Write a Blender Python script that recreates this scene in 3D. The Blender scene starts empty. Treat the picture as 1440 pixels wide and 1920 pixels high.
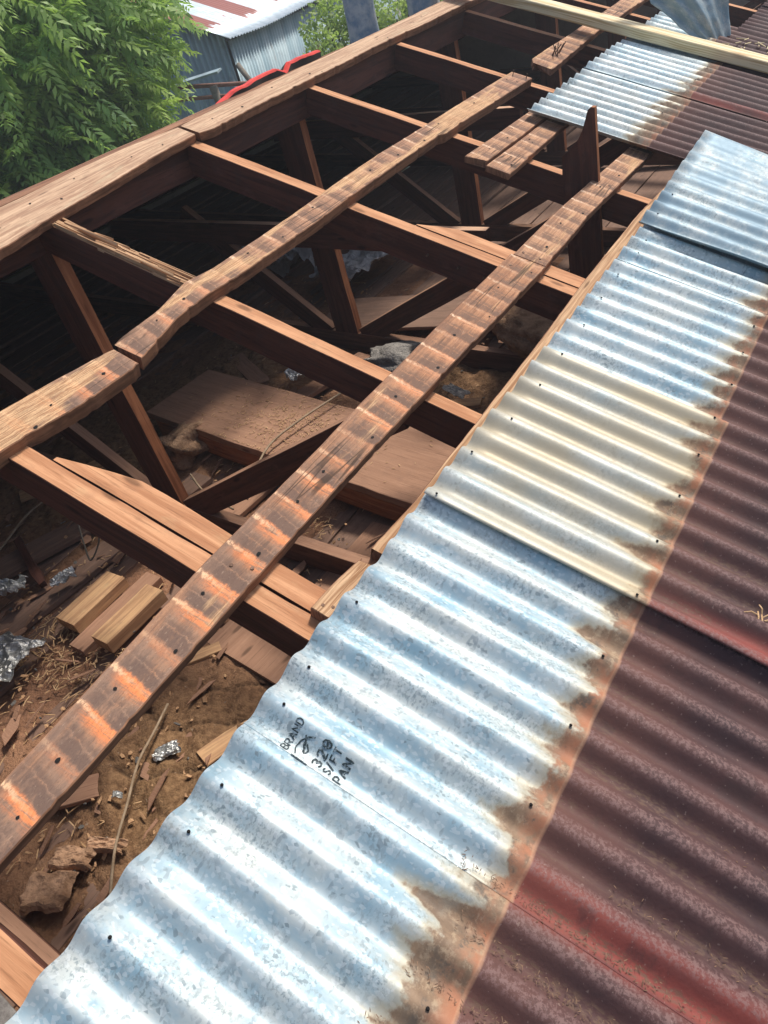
import bpy, bmesh, math, random
import numpy as np
from mathutils import Matrix, Vector
rad = math.radians
# ------------------------------------------------------------------ camera, world, sun, exposure
S = bpy.context.scene
COL = S.collection
GZ = 4.0                                   # camera height above the ground
cam = bpy.data.cameras.new('camera'); camo = bpy.data.objects.new('camera', cam); COL.objects.link(camo)
cam.sensor_fit = 'VERTICAL'; cam.sensor_height = 36.0; cam.lens = 36.0*1352.78/1920.0
cam.clip_start = 0.02; cam.clip_end = 500
Rw = Matrix(((0.8206042694867313, 0.5226128346813353, -0.23126707056234233),
             (0.18206358028682895, -0.622646362351164, -0.7610284884181435),
             (-0.5417208558227102, 0.5823979159279352, -0.60609502711168)))
Rb = Rw.transposed() @ Matrix(((1,0,0),(0,-1,0),(0,0,-1)))
camo.matrix_world = Matrix.Translation((0,0,GZ)) @ Rb.to_4x4()
S.camera = camo
SUN_EL, SUN_AZ = rad(55), rad(10)          # azimuth from +Y towards +X
W = bpy.data.worlds.new('World'); S.world = W; W.use_nodes = True
nt = W.node_tree; nt.nodes.clear()
sky = nt.nodes.new('ShaderNodeTexSky'); sky.sky_type = 'NISHITA'; sky.sun_disc = False
sky.sun_elevation = SUN_EL; sky.sun_rotation = SUN_AZ; sky.dust_density = 3.0; sky.air_density = 1.0; sky.ozone_density = 1.0
bg = nt.nodes.new('ShaderNodeBackground'); bg.inputs['Strength'].default_value = 0.11
wo = nt.nodes.new('ShaderNodeOutputWorld')
nt.links.new(sky.outputs[0], bg.inputs[0]); nt.links.new(bg.outputs[0], wo.inputs[0])
sl = bpy.data.lights.new('sun', 'SUN'); sl.energy = 3.2; sl.angle = rad(9); sl.color = (1.0, 0.95, 0.88)
so = bpy.data.objects.new('sun', sl); COL.objects.link(so)
sd = Vector((math.sin(SUN_AZ)*math.cos(SUN_EL), math.cos(SUN_AZ)*math.cos(SUN_EL), math.sin(SUN_EL)))
so.rotation_euler = sd.to_track_quat('Z', 'Y').to_euler(); so.location = (0, 0, 20)
S.view_settings.view_transform = 'Standard'; S.view_settings.look = 'None'
S.view_settings.exposure = 0.44; S.view_settings.gamma = 1.0
try:
    S.cycles.max_bounces = 6; S.cycles.diffuse_bounces = 4
except Exception: pass

# ------------------------------------------------------------------ helpers
TH = 0.3734904889686987
NV = Vector((math.sin(TH), 0, math.cos(TH))); DV = Vector((math.cos(TH), 0, -math.sin(TH)))
ORG = -NV + Vector((0, 0, GZ))
def RP(u, v, h=0.0):                       # roof plane coordinates: u along the ridge, v down the slope, h above it
    return ORG + DV*v + NV*h + Vector((0, u, 0))
def WP(x, y, z): return Vector((x, y, z+GZ))   # world point given relative to the eye height

def smooth(e0, e1, x):
    t = np.clip((x-e0)/(e1-e0), 0, 1); return t*t*(3-2*t)
def hash2(ix, iy, seed):
    n = (ix*374761393 + iy*668265263 + seed*974711) & 0x7fffffff
    n = ((n ^ (n >> 13))*1274126177) & 0x7fffffff
    return ((n ^ (n >> 16)) & 0xffff)/65535.0
def vnoise(x, y, seed=0):
    x = np.asarray(x, float); y = np.asarray(y, float)
    ix = np.floor(x).astype(np.int64); iy = np.floor(y).astype(np.int64); fx = x-ix; fy = y-iy
    fx = fx*fx*(3-2*fx); fy = fy*fy*(3-2*fy)
    a = hash2(ix, iy, seed); b = hash2(ix+1, iy, seed); c = hash2(ix, iy+1, seed); d = hash2(ix+1, iy+1, seed)
    return (a*(1-fx)+b*fx)*(1-fy)+(c*(1-fx)+d*fx)*fy
def fbm(x, y, seed=0, oc=4):
    s = 0; a = .5; t = 0
    for i in range(oc):
        s = s+a*vnoise(np.asarray(x)*2**i, np.asarray(y)*2**i, seed+i*17); t += a; a *= .5
    return s/t

class MB:
    """collects vertices and faces (world coordinates) and links them as one mesh object"""
    def __init__(s): s.v = []; s.f = []; s.m = []; s.l = []; s.smooth = False
    def vert(s, p, loc=None):
        s.v.append(tuple(p)); s.l.append(tuple(loc) if loc is not None else tuple(p)); return len(s.v)-1
    def face(s, idx, m=0): s.f.append(tuple(idx)); s.m.append(m)
    def box(s, c, size, rot=None, m=0, loff=(0,0,0)):
        hx, hy, hz = [a/2 for a in size]; base = len(s.v)
        for dx, dy, dz in ((-1,-1,-1),(1,-1,-1),(1,1,-1),(-1,1,-1),(-1,-1,1),(1,-1,1),(1,1,1),(-1,1,1)):
            q = Vector((dx*hx, dy*hy, dz*hz)); l = q+Vector(loff)
            if rot is not None: q = rot @ q
            s.vert(Vector(c)+q, l)
        for f in ((0,3,2,1),(4,5,6,7),(0,1,5,4),(1,2,6,5),(2,3,7,6),(3,0,4,7)): s.face([base+i for i in f], m)
    def tube(s, pts, r, n=6, m=0):
        pts = [Vector(p) for p in pts]; rings = []; d = 0
        for i, p in enumerate(pts):
            t = (pts[min(i+1, len(pts)-1)]-pts[max(i-1, 0)]).normalized()
            a = t.orthogonal().normalized() if i == 0 else (prev - t*prev.dot(t)).normalized()
            prev = a; b = t.cross(a); rr = r(i/(len(pts)-1)) if callable(r) else r
            if i: d += (p-pts[i-1]).length
            rings.append([s.vert(p+(a*math.cos(2*math.pi*k/n)+b*math.sin(2*math.pi*k/n))*rr, (d, k/n*.05, 0)) for k in range(n)])
        for i in range(len(rings)-1):
            for k in range(n): s.face((rings[i][k], rings[i][(k+1) % n], rings[i+1][(k+1) % n], rings[i+1][k]), m)
        s.face(rings[0][::-1], m); s.face(rings[-1], m)
    def build(s, name, mats, parent=None, loc=None, smooth=False):
        me = bpy.data.meshes.new(name)
        V = np.array(s.v, dtype=float)
        if loc is None:
            loc = parent.location.copy() if parent is not None else Vector(((V[:,0].min()+V[:,0].max())/2, (V[:,1].min()+V[:,1].max())/2, V[:,2].min()))
        loc = Vector(loc)
        me.from_pydata([tuple(q) for q in (V-np.array(loc))], [], s.f)
        at = me.attributes.new('loc', 'FLOAT_VECTOR', 'POINT'); at.data.foreach_set('vector', np.array(s.l, dtype=np.float32).ravel())
        if not isinstance(mats, (list, tuple)): mats = [mats]
        for m_ in mats: me.materials.append(m_)
        me.polygons.foreach_set('material_index', np.array(s.m, dtype=np.int32))
        if smooth: me.polygons.foreach_set('use_smooth', np.ones(len(s.f), dtype=bool))
        me.update()
        o = bpy.data.objects.new(name, me); COL.objects.link(o)
        if parent is not None:
            o.parent = parent; o.location = loc-parent.location
        else: o.location = loc
        return o
def tag(o, label=None, cat=None, group=None, kind=None):
    if label: o['label'] = label
    if cat: o['category'] = cat
    if group: o['group'] = group
    if kind: o['kind'] = kind
    return o
def empty(name, loc, label=None, cat=None, group=None):
    o = bpy.data.objects.new(name, None); COL.objects.link(o); o.location = loc; o.empty_display_size = .1
    return tag(o, label, cat, group)
def weld(o):
    bm = bmesh.new(); bm.from_mesh(o.data); bmesh.ops.recalc_face_normals(bm, faces=bm.faces); bm.to_mesh(o.data); bm.free()
    return o

def ringed(mb, rings, locs, m=0, mtop=None, top=(), cap=True):
    """skin a list of closed rings; sides listed in `top` get material mtop"""
    idx = [[mb.vert(p, l) for p, l in zip(R_, L_)] for R_, L_ in zip(rings, locs)]
    n = len(idx[0])
    for i in range(len(idx)-1):
        for k in range(n):
            mb.face((idx[i][k], idx[i+1][k], idx[i+1][(k+1) % n], idx[i][(k+1) % n]), mtop if (mtop is not None and k in top) else m)
    if cap:
        mb.face(idx[0], m); mb.face(idx[-1][::-1], m)
def sect(w0, w1, t, ch):
    """chamfered board section in (across, height), from across=w0 to w1, top at 0, bottom at -t"""
    c = ch
    return [(w0+c, 0), (w1-c, 0), (w1, -c), (w1, -t+c), (w1-c, -t), (w0+c, -t), (w0, -t+c), (w0, -c)]
def board_uv(mb, path, htop, t, seg=.012, jit=.0012, rag=(0, 0), ch=.002, seed=0, warp=.002, m=0, mtop=None, split=None):
    """board running along the ridge direction; path = [(u, v_far, v_near, [dh])] (v_far < v_near)"""
    r = random.Random(seed)
    us = [q[0] for q in path]; L = us[-1]-us[0]; n = max(2, int(abs(L)/seg))
    rings, locs = [], []
    off = r.random()*10
    ek = [r.uniform(0, 1) for _ in range(8)]; ek2 = [r.uniform(0, 1) for _ in range(8)]
    for i in range(n+1):
        u = us[0]+L*i/n
        a = np.interp(u, us, [q[1] for q in path]); b = np.interp(u, us, [q[2] for q in path])
        dh = np.interp(u, us, [q[3] if len(q) > 3 else 0 for q in path])
        a += (vnoise(u*5, 3.1, seed)-.5)*jit*2.5+(vnoise(u*47, 5.1, seed)-.5)*jit*.7; b += (vnoise(u*5, 7.7, seed)-.5)*jit*2.5+(vnoise(u*70, 1.7, seed)-.5)*jit*1.3
        if ((u*7.3+seed*.37) % 1.0) < .10: b -= jit*1.6*(.4+float(vnoise(u*90, 2.2, seed)))
        dh += (vnoise(u*3, 9.9, seed)-.5)*warp
        R_, L_ = [], []
        for k, (w, h) in enumerate(sect(a, b, t, ch)):
            uu = u
            if i == 0: uu = u+ek[k]*rag[0]
            if i == n: uu = u-ek2[k]*rag[1]
            R_.append(RP(uu, w, htop+dh+h)); L_.append((uu, w, h+.2*(w-a)/(b-a)))
        rings.append(R_); locs.append(L_)
    ringed(mb, rings, locs, m, mtop, (0,))
def plank(mb, P0, P1, wdir, w, t, seg=.05, jit=.001, ch=.0015, seed=0, m=0, mtop=None, rag=(0, 0), toff=0.0):
    """free plank: P0->P1 is the centre of its top face, wdir the width direction; thickness goes to -(top normal)"""
    P0 = Vector(P0); P1 = Vector(P1); A = (P1-P0); L = A.length; A.normalize()
    Wd = (Vector(wdir)-A*Vector(wdir).dot(A)).normalized(); T = A.cross(Wd)
    if T.z < 0 and abs(T.z) > 1e-4: T = -T
    r = random.Random(seed); n = max(1, int(L/seg)); off = r.random()*10
    rings, locs = [], []; ek = [r.random() for _ in range(8)]; ek2 = [r.random() for _ in range(8)]
    for i in range(n+1):
        s_ = L*i/n
        ja = (vnoise(s_*12, 2.2, seed)-.5)*jit*3; jb = (vnoise(s_*12, 5.2, seed)-.5)*jit*3; jt = (vnoise(s_*8, 8.2, seed)-.5)*jit*2
        R_, L_ = [], []
        for k, (x, h) in enumerate(sect(-w/2+ja, w/2+jb, t, ch)):
            ss = s_+(ek[k]*rag[0] if i == 0 else 0)-(ek2[k]*rag[1] if i == n else 0)
            R_.append(P0+A*ss+Wd*x+T*(h+jt)); L_.append((ss+off, x+off*.37, h))
        rings.append(R_); locs.append(L_)
    ringed(mb, rings, locs, m, mtop, (0,))

# ------------------------------------------------------------------ materials
class NT:
    def __init__(s, name):
        s.mat = bpy.data.materials.new(name); s.mat.use_nodes = True; s.t = s.mat.node_tree; s.t.nodes.clear()
        s.out = s.n('ShaderNodeOutputMaterial'); s.b = s.n('ShaderNodeBsdfPrincipled'); s.l(s.b.outputs[0], s.out.inputs[0])
    def n(s, ty, **kw):
        o = s.t.nodes.new(ty)
        for k, v in kw.items(): setattr(o, k, v)
        return o
    def l(s, a, b): s.t.links.new(a, b)
    def put(s, v, inp):
        if isinstance(v, (int, float)): inp.default_value = v
        elif isinstance(v, tuple): inp.default_value = (v+(1,)) if (len(v) == 3 and inp.type == 'RGBA') else v
        else: s.l(v, inp)
    def loc(s, name='loc'):
        return s.n('ShaderNodeAttribute', attribute_name=name).outputs['Vector']
    def sep(s, v):
        o = s.n('ShaderNodeSeparateXYZ'); s.l(v, o.inputs[0]); return o.outputs
    def comb(s, x, y, z):
        o = s.n('ShaderNodeCombineXYZ'); s.put(x, o.inputs[0]); s.put(y, o.inputs[1]); s.put(z, o.inputs[2]); return o.outputs[0]
    def M(s, op, a, b=0.0, c=None, clamp=False):
        o = s.n('ShaderNodeMath', operation=op); o.use_clamp = clamp; s.put(a, o.inputs[0]); s.put(b, o.inputs[1])
        if c is not None: s.put(c, o.inputs[2])
        return o.outputs[0]
    def scale(s, v, sc):
        o = s.n('ShaderNodeVectorMath', operation='MULTIPLY'); s.l(v, o.inputs[0]); o.inputs[1].default_value = sc; return o.outputs[0]
    def noise(s, v, sc, det=4, rough=.55, dist=0.0, dim='3D'):
        o = s.n('ShaderNodeTexNoise'); s.l(v, o.inputs['Vector']); o.inputs['Scale'].default_value = sc
        o.inputs['Detail'].default_value = det; o.inputs['Roughness'].default_value = rough; o.inputs['Distortion'].default_value = dist
        return o.outputs['Fac']
    def vor(s, v, sc, feat='F1', out='Distance', rnd=1.0):
        o = s.n('ShaderNodeTexVoronoi', feature=feat); s.l(v, o.inputs['Vector']); o.inputs['Scale'].default_value = sc
        o.inputs['Randomness'].default_value = rnd
        return o.outputs[out]
    def ss(s, e0, e1, x):
        o = s.n('ShaderNodeMapRange', interpolation_type='SMOOTHSTEP')
        s.put(x, o.inputs[0]); s.put(e0, o.inputs[1]); s.put(e1, o.inputs[2]); return o.outputs[0]
    def mix(s, f, a, b, mode='MIX'):
        o = s.n('ShaderNodeMix', data_type='RGBA', blend_type=mode); s.put(f, o.inputs[0]); s.put(a, o.inputs[6]); s.put(b, o.inputs[7]); return o.outputs[2]
    def mul(s, c, f):
        o = s.n('ShaderNodeVectorMath', operation='SCALE'); s.l(c, o.inputs[0]); s.put(f, o.inputs[3]); return o.outputs[0]
    def bump(s, h, st=.3, d=.002):
        o = s.n('ShaderNodeBump'); o.inputs['Strength'].default_value = st; o.inputs['Distance'].default_value = d; s.l(h, o.inputs['Height'])
        s.l(o.outputs[0], s.b.inputs['Normal'])
    def fin(s, col, rough=.8, metal=0.0, spec=.3):
        s.put(col, s.b.inputs['Base Color']); s.put(rough, s.b.inputs['Roughness']); s.put(metal, s.b.inputs['Metallic'])
        s.b.inputs['Specular IOR Level'].default_value = spec
        return s.mat

PIT = 0.0684; U0 = 0.287
def sheet_mat(name, vb=.09, tan=1.0, beige=0.0, u_edge=None, seed=0.0, blue=1.0, allred=False, pitch=PIT, u0=U0, dull=1.0):
    m = NT(name); L = m.loc(); x, y, z = m.sep(L)
    ph = m.M('MULTIPLY', m.M('SUBTRACT', x, u0), 2*math.pi/pitch)
    crest = m.M('MULTIPLY_ADD', m.M('COSINE', ph), .5, .5)           # 1 on the crest, 0 in the trough
    side = m.M('SINE', ph)                                           # which flank of the corrugation
    Ls = m.comb(x, m.M('ADD', y, seed), 0.0)
    # galvanised spangle
    vc = m.vor(m.scale(Ls, (1.0, 1.7, 1.0)), 120, out='Color'); vcs = m.sep(vc)
    Ld = m.scale(Ls, (1.0, .6, 1.0))
    v2 = m.sep(m.vor(Ld, 260, out='Color'))
    n1 = m.noise(Ls, 9, 5, .6); n2 = m.noise(Ls, 42, 4, .6); n3 = m.noise(m.scale(Ls, (40, 2.2, 1)), 1.0, 3)
    g = m.mix(m.ss(.32, .68, n1), (.50, .58, .60), (.27, .42, .50))  # blue blotches put reflected sky into the zinc colour
    g = m.mix(m.M('MULTIPLY', m.ss(.44, .62, m.noise(m.scale(Ls, (1.0, .45, 1)), 15, 6, .7)), .6), g, (.60, .61, .56))
    g = m.mix(m.M('MULTIPLY', m.M('MULTIPLY', m.ss(.50, .60, m.noise(Ls, 190, 3, .7)), m.ss(.46, .62, m.noise(m.scale(Ls, (1.6, .6, 1)), 12, 3))), .75), g, (.20, .26, .28))
    g = m.mix(m.M('MULTIPLY', m.ss(.45, .7, n3), .35), g, (.62, .60, .53))
    flake = m.M('MULTIPLY', m.ss(.76, .80, vcs[0]), m.ss(.42, .62, n2))
    g = m.mix(m.M('MULTIPLY', flake, .62), g, (.25, .30, .33))
    fl2 = m.M('MULTIPLY', m.ss(.84, .9, v2[1]), m.ss(.48, .6, m.noise(Ls, 26, 3)))
    g = m.mix(m.M('MULTIPLY', fl2, .7), g, (.20, .25, .27))
    fl3 = m.ss(.80, .86, v2[0])
    g = m.mix(m.M('MULTIPLY', fl3, .40), g, (.70, .74, .74))
    if beige > 0:
        bz = m.M('MULTIPLY', m.ss(.25, .62, m.noise(m.scale(Ls, (3, 1.2, 1)), 2.0, 3)), beige)
        g = m.mix(bz, g, (.52, .46, .34))
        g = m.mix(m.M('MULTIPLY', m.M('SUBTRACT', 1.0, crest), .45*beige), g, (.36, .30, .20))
    if dull < 1: g = m.mul(m.mix(m.ss(.40, .62, m.noise(Ls, 7, 5, .7)), g, (.26, .38, .46)), dull)
    # tan / brown stain zone creeping up the troughs
    tn = m.noise(m.comb(m.M('MULTIPLY', x, 22), m.M('MULTIPLY', y, 9), seed), 1.0, 3)
    tn2 = m.noise(m.comb(m.M('MULTIPLY', x, 13.3), seed+3.0, 0.0), 1.0, 2)
    fine = m.noise(Ls, 60, 4, .65)
    flank = m.M('MULTIPLY_ADD', m.M('SINE', m.M('ADD', ph, 1.3)), -.5, .5)
    reach = m.M('ADD', m.M('MULTIPLY', m.M('POWER', flank, 1.6), m.M('MULTIPLY', m.ss(.35, .85, tn2), .13*tan)), m.M('MULTIPLY_ADD', tn, .15*tan, -.040))
    d = m.M('SUBTRACT', m.M('SUBTRACT', vb, y), m.M('ADD', reach, m.M('MULTIPLY_ADD', fine, .050, -.025)))   # <0 inside the stain
    stain = m.ss(m.M('MULTIPLY_ADD', m.noise(Ls, 8, 2), .030, -.004+.012*beige), -.008, d)
    halo = m.M('MULTIPLY', m.ss(.05, 0.0, d), .7)
    g = m.mix(halo, g, (.46, .38, .24))
    tcol = m.mix(m.ss(.35, .65, m.noise(Ls, 24, 5, .65)), (.27, .17, .10), (.14, .078, .045))
    tcol = m.mix(m.M('MULTIPLY', m.ss(.50, .62, m.noise(Ls, 55, 5, .75)), .6), tcol, (.42, .31, .20))
    tcol = m.mix(m.M('MULTIPLY', m.ss(.52, .62, m.noise(m.scale(Ls, (30, 5, 1)), 1.0, 4, .7)), .55), tcol, (.11, .065, .042))
    tcol = m.mix(m.M('MULTIPLY', m.ss(.52, .7, m.noise(Ls, 13, 4, .6)), .8), tcol, (.20, .175, .14))
    tcol = m.mix(m.M('MULTIPLY', m.ss(.045, .0, m.M('SUBTRACT', vb, y)), m.ss(.4, .6, m.noise(Ls, 30, 3))), tcol, (.36, .13, .06))
    nearl = m.M('SUBTRACT', vb, y)
    soot = m.M('MULTIPLY', m.M('MULTIPLY', m.ss(.075, .03, nearl), m.ss(.0, .02, nearl)), m.ss(.52, .62, m.noise(m.comb(m.M('MULTIPLY', x, 26), m.M('MULTIPLY', y, 20), seed), 1.0, 5, .75)))
    tcol = m.mix(m.M('MULTIPLY', soot, .85), tcol, (.07, .055, .045))
    gal = m.mix(m.M('MULTIPLY', stain, .90), g, tcol)
    # maroon paint with chalky worn crests and needle litter in the troughs
    pc = m.mix(m.ss(.3, .7, n1), (.052, .027, .028), (.080, .036, .033))
    pc = m.mix(m.M('MULTIPLY', m.ss(.5, .75, m.noise(m.scale(Ls, (18, 1.4, 1)), 1.0, 3)), .5), pc, (.115, .050, .043))
    if u_edge is not None:
        ed = m.M('MULTIPLY', m.ss(.045, .012, m.M('ABSOLUTE', m.M('SUBTRACT', x, u_edge+.026))), .8)
        pc = m.mix(m.M('MULTIPLY', ed, m.ss(.25, .6, m.noise(m.scale(Ls, (20, 3, 1)), 1.0, 3))), pc, (.30, .062, .045))
    near = m.ss(.16, 0.0, m.M('SUBTRACT', y, vb))
    pc = m.mix(m.M('MULTIPLY', near, .35), pc, (.20, .085, .06))
    blt = m.ss(.54, .66, m.noise(Ls, 11, 6, .7)); pc = m.mix(m.M('MULTIPLY', blt, .5), pc, (.055, .032, .030))
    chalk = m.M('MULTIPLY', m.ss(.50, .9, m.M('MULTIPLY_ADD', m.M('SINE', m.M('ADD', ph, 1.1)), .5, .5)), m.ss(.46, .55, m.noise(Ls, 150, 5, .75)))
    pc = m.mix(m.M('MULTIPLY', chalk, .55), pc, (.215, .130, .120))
    spk = m.ss(.66, .72, m.noise(Ls, 170, 2, .5))
    pc = m.mix(m.M('MULTIPLY', spk, .35), pc, (.33, .24, .20))
    lit = m.M('MULTIPLY', m.ss(.30, .08, crest), m.M('MULTIPLY', m.ss(.44, .6, m.noise(m.scale(Ls, (1, .35, 1)), 240, 3)), m.ss(.40, .6, m.noise(m.scale(Ls, (5, 2, 1)), 1.3, 3))))
    pc = m.mix(m.M('MULTIPLY', lit, .75), pc, (.13, .078, .052))
    red = m.ss(-.0018, .0018, m.M('SUBTRACT', m.M('ADD', y, m.M('MULTIPLY_ADD', fine, .008, -.004)), vb))
    if allred: red = 1.0
    col = m.mix(red, gal, pc)
    line = m.M('MULTIPLY', m.ss(.004, .001, m.M('ABSOLUTE', m.M('SUBTRACT', y, vb))), 0.0 if allred else .5)
    col = m.mix(line, col, (.45, .25, .15))
    cover = m.M('MAXIMUM', m.M('MULTIPLY', stain, .9), red) if not allred else 1.0
    met = m.M('MULTIPLY_ADD', cover, -.28, .28)
    ro = m.M('ADD', m.M('MULTIPLY_ADD', cover, .16, .56), m.M('MULTIPLY_ADD', n2, .22, -.10))
    hgt = m.M('ADD', m.M('MULTIPLY', n2, .6), m.M('MULTIPLY', m.noise(Ls, 160, 3), m.M('MULTIPLY_ADD', cover, .9, .15)))
    m.bump(hgt, .30, .0016)
    return m.fin(col, ro, met, .4)

def wood_mat(name, base, dark, grain=1.0, marks=0, blo=.58, orange=1.0, rough=.82, dirt=.3, contrast=1.0):
    """grain runs along loc.x"""
    m = NT(name); L = m.loc(); x, y, z = m.sep(L)
    Lg = m.comb(m.M('MULTIPLY', x, 3.0), m.M('MULTIPLY', y, 46), m.M('MULTIPLY', z, 46))
    g1 = m.noise(Lg, 1.0, 5, .6, .8); g2 = m.noise(m.comb(m.M('MULTIPLY', x, 9.0), m.M('MULTIPLY', y, 190), m.M('MULTIPLY', z, 190)), 1.0, 4, .6)
    big = m.noise(L, 5, 3); med = m.noise(L, 26, 4, .6)
    c = m.mix(m.ss(.5-.16/contrast, .5+.16/contrast, g1), base, dark)
    c = m.mix(m.M('MULTIPLY', m.ss(.55, .66, g2), .45*grain), c, tuple(q*.45 for q in dark))
    c = m.mix(m.M('MULTIPLY', m.ss(.5, .7, med), dirt), c, tuple(q*.8+.02 for q in dark))
    kd = m.vor(m.comb(m.M('MULTIPLY', x, 4.2), m.M('MULTIPLY', y, 13), m.M('MULTIPLY', z, 13)), 1.0)
    c = m.mix(m.M('MULTIPLY', m.ss(.13, .05, kd), .75*grain), c, tuple(q*.35 for q in dark))
    c = m.mix(m.M('MULTIPLY', m.ss(.54, .70, m.noise(m.scale(L, (1, 2, 2)), 9, 6, .7)), dirt*.9), c, tuple(min(.6, q*1.25+.015) for q in base))
    hg = m.M('ADD', m.M('MULTIPLY', g2, .9), m.M('MULTIPLY', g1, .8))
    if marks:
        crs = m.M('MULTIPLY', z, 5.0, clamp=True)                       # 0 on the ridge side edge, 1 on the eave side edge
        fade = m.ss(1.9, .2, x)
        wob = m.M('MULTIPLY_ADD', m.noise(m.comb(m.M('MULTIPLY', x, 8), m.M('MULTIPLY', y, 3), 0.0), 1.0, 1), .036, -.018)
        rag_ = m.M('MULTIPLY_ADD', m.noise(m.comb(m.M('MULTIPLY', x, 60), m.M('MULTIPLY', y, 90), 0.0), 1.0, 4, .7), .018, -.009)
        f = m.M('FRACT', m.M('DIVIDE', m.M('ADD', m.M('ADD', m.M('SUBTRACT', x, .030), wob), m.M('ADD', m.M('MULTIPLY', crs, .010), rag_)), .0700))
        idx = m.M('FLOOR', m.M('DIVIDE', m.M('SUBTRACT', x, .030), .0700))
        vary = m.ss(.15, .7, m.n('ShaderNodeTexWhiteNoise', noise_dimensions='1D').outputs['Value'])
        m.l(idx, vary.node.inputs[0].links[0].from_node.inputs['W'])
        grit = m.noise(L, 85, 5, .72); grit2 = m.noise(L, 210, 3, .7)
        dkb = m.M('MULTIPLY', m.ss(.58, .70, f), m.ss(1.0, .93, f)); dkb = m.M('MAXIMUM', dkb, m.M('MULTIPLY', m.ss(.22, .05, f), .8))
        c = m.mix(m.M('MULTIPLY', fade, m.M('MULTIPLY_ADD', m.ss(.35, .6, m.noise(L, 12, 5, .7)), .45, .30)), c, (.25, .17, .125))
        dk = m.M('MULTIPLY', dkb, m.M('MULTIPLY', m.ss(.30, .56, m.noise(L, 17, 5, .7)), m.M('ADD', m.ss(.0, .5, crs), .45), clamp=True))
        c = m.mix(m.M('MULTIPLY', dk, .86), c, m.mix(fade, (.18, .105, .072), (.145, .092, .07)))
        oc = m.mix(fade, (.55, .30, .17), (.80, .25, .085))
        band = m.M('MULTIPLY', m.ss(m.M('MULTIPLY_ADD', vary, -.12, .26), .50, f), m.ss(.68, .58, f))
        ora = m.M('MULTIPLY', band, m.M('MULTIPLY_ADD', vary, .75, .30))
        ora = m.M('MULTIPLY', ora, m.ss(.05, .45, crs))
        ora = m.M('MULTIPLY', ora, m.ss(.34, .56, m.noise(m.comb(m.M('MULTIPLY', x, 150), m.M('MULTIPLY', y, 20), 0.0), 1.0, 4, .7)))
        c = m.mix(m.M('MULTIPLY', ora, .95*orange), c, oc)
        crm = m.M('MULTIPLY', m.M('MULTIPLY', m.ss(.44, .52, f), m.ss(.63, .55, f)), m.M('MULTIPLY', m.M('ADD', m.ss(.8, .05, crs), .2), m.M('MULTIPLY_ADD', vary, .7, .3)))
        crm = m.M('MULTIPLY', crm, m.ss(.36, .54, grit))
        c = m.mix(m.M('MULTIPLY', crm, m.mix(fade, (.9, .9, .9), (.8, .8, .8))), c, m.mix(fade, (.80, .58, .40), (.85, .52, .30)))
        edg = m.M('MULTIPLY', m.ss(.965, .995, crs), m.ss(.45, .6, m.noise(m.comb(m.M('MULTIPLY', x, 34), 0.0, 0.0), 1.0, 3)))
        c = m.mix(m.M('MULTIPLY', edg, .7), c, (.85, .68, .52))
        bare = m.ss(blo, blo+.08, m.noise(m.comb(m.M('MULTIPLY', x, 2.6), m.M('MULTIPLY', y, 15), 5.0), 1.0, 4, .6))
        c = m.mix(m.M('MULTIPLY', bare, .75), c, m.mix(m.ss(.42, .58, g2), (.74, .47, .25), (.40, .21, .10)))
        c = m.mix(m.M('MULTIPLY', m.ss(.52, .64, grit2), .30), c, (.07, .045, .035))
        c = m.mix(m.M('MULTIPLY', m.ss(.58, .70, grit), .30), c, (.62, .44, .31))
        crk = m.ss(.020, .004, m.M('ABSOLUTE', m.M('SUBTRACT', m.noise(m.comb(m.M('MULTIPLY', x, 1.3), m.M('MULTIPLY', y, 26), 2.0), 1.0, 2), .52)))
        c = m.mix(m.M('MULTIPLY', m.M('MULTIPLY', crk, m.ss(.5, .6, m.noise(m.comb(m.M('MULTIPLY', x, 2.1), 4.0, 0.0), 1.0, 1))), .8), c, (.05, .03, .02))
        hg = m.M('ADD', hg, m.M('MULTIPLY', grit, .9))
    m.bump(hg, .45, .0022)
    return m.fin(c, rough, 0.0, .25)

def flat_mat(name, a, b, sc=12, rough=.85, metal=0.0, bump=.3, bd=.003, spec=.3, det=5, lo=.35, hi=.65):
    m = NT(name); L = m.loc()
    n1 = m.noise(L, sc, det, .62); n2 = m.noise(L, sc*6, 4, .6)
    c = m.mix(m.ss(lo, hi, n1), a, b); c = m.mix(m.M('MULTIPLY', m.ss(.5, .75, n2), .35), c, tuple(q*.5 for q in b))
    m.bump(m.M('ADD', n1, m.M('MULTIPLY', n2, .5)), bump, bd)
    return m.fin(c, rough, metal, spec)

M_batten = wood_mat('weathered_batten_wood', (.48, .235, .120), (.25, .115, .062), marks=1)
M_batten_far = wood_mat('sun_bleached_batten_wood', (.54, .295, .165), (.28, .14, .078), marks=1, orange=.6)
M_batten_bare = wood_mat('split_batten_wood', (.50, .27, .155), (.25, .125, .075), marks=1, orange=.7, blo=.47)
M_edge = wood_mat('batten_edge_wood', (.36, .18, .10), (.17, .08, .045), dirt=.4)
M_ridge = wood_mat('ridge_board_wood', (.62, .42, .27), (.36, .21, .13), dirt=.35, contrast=1.0)
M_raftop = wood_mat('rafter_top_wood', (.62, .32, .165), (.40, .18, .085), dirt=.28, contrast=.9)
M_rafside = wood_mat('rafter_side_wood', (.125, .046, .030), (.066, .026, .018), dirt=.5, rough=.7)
M_collar = wood_mat('lit_tie_edge_wood', (.72, .46, .30), (.55, .32, .20), dirt=.1)  # paler top colour stands in for light falling along the tie
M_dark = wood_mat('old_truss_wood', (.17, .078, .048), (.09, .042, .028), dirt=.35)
M_post = wood_mat('orange_post_edge_wood', (.42, .17, .075), (.24, .085, .035), dirt=.3)
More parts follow.
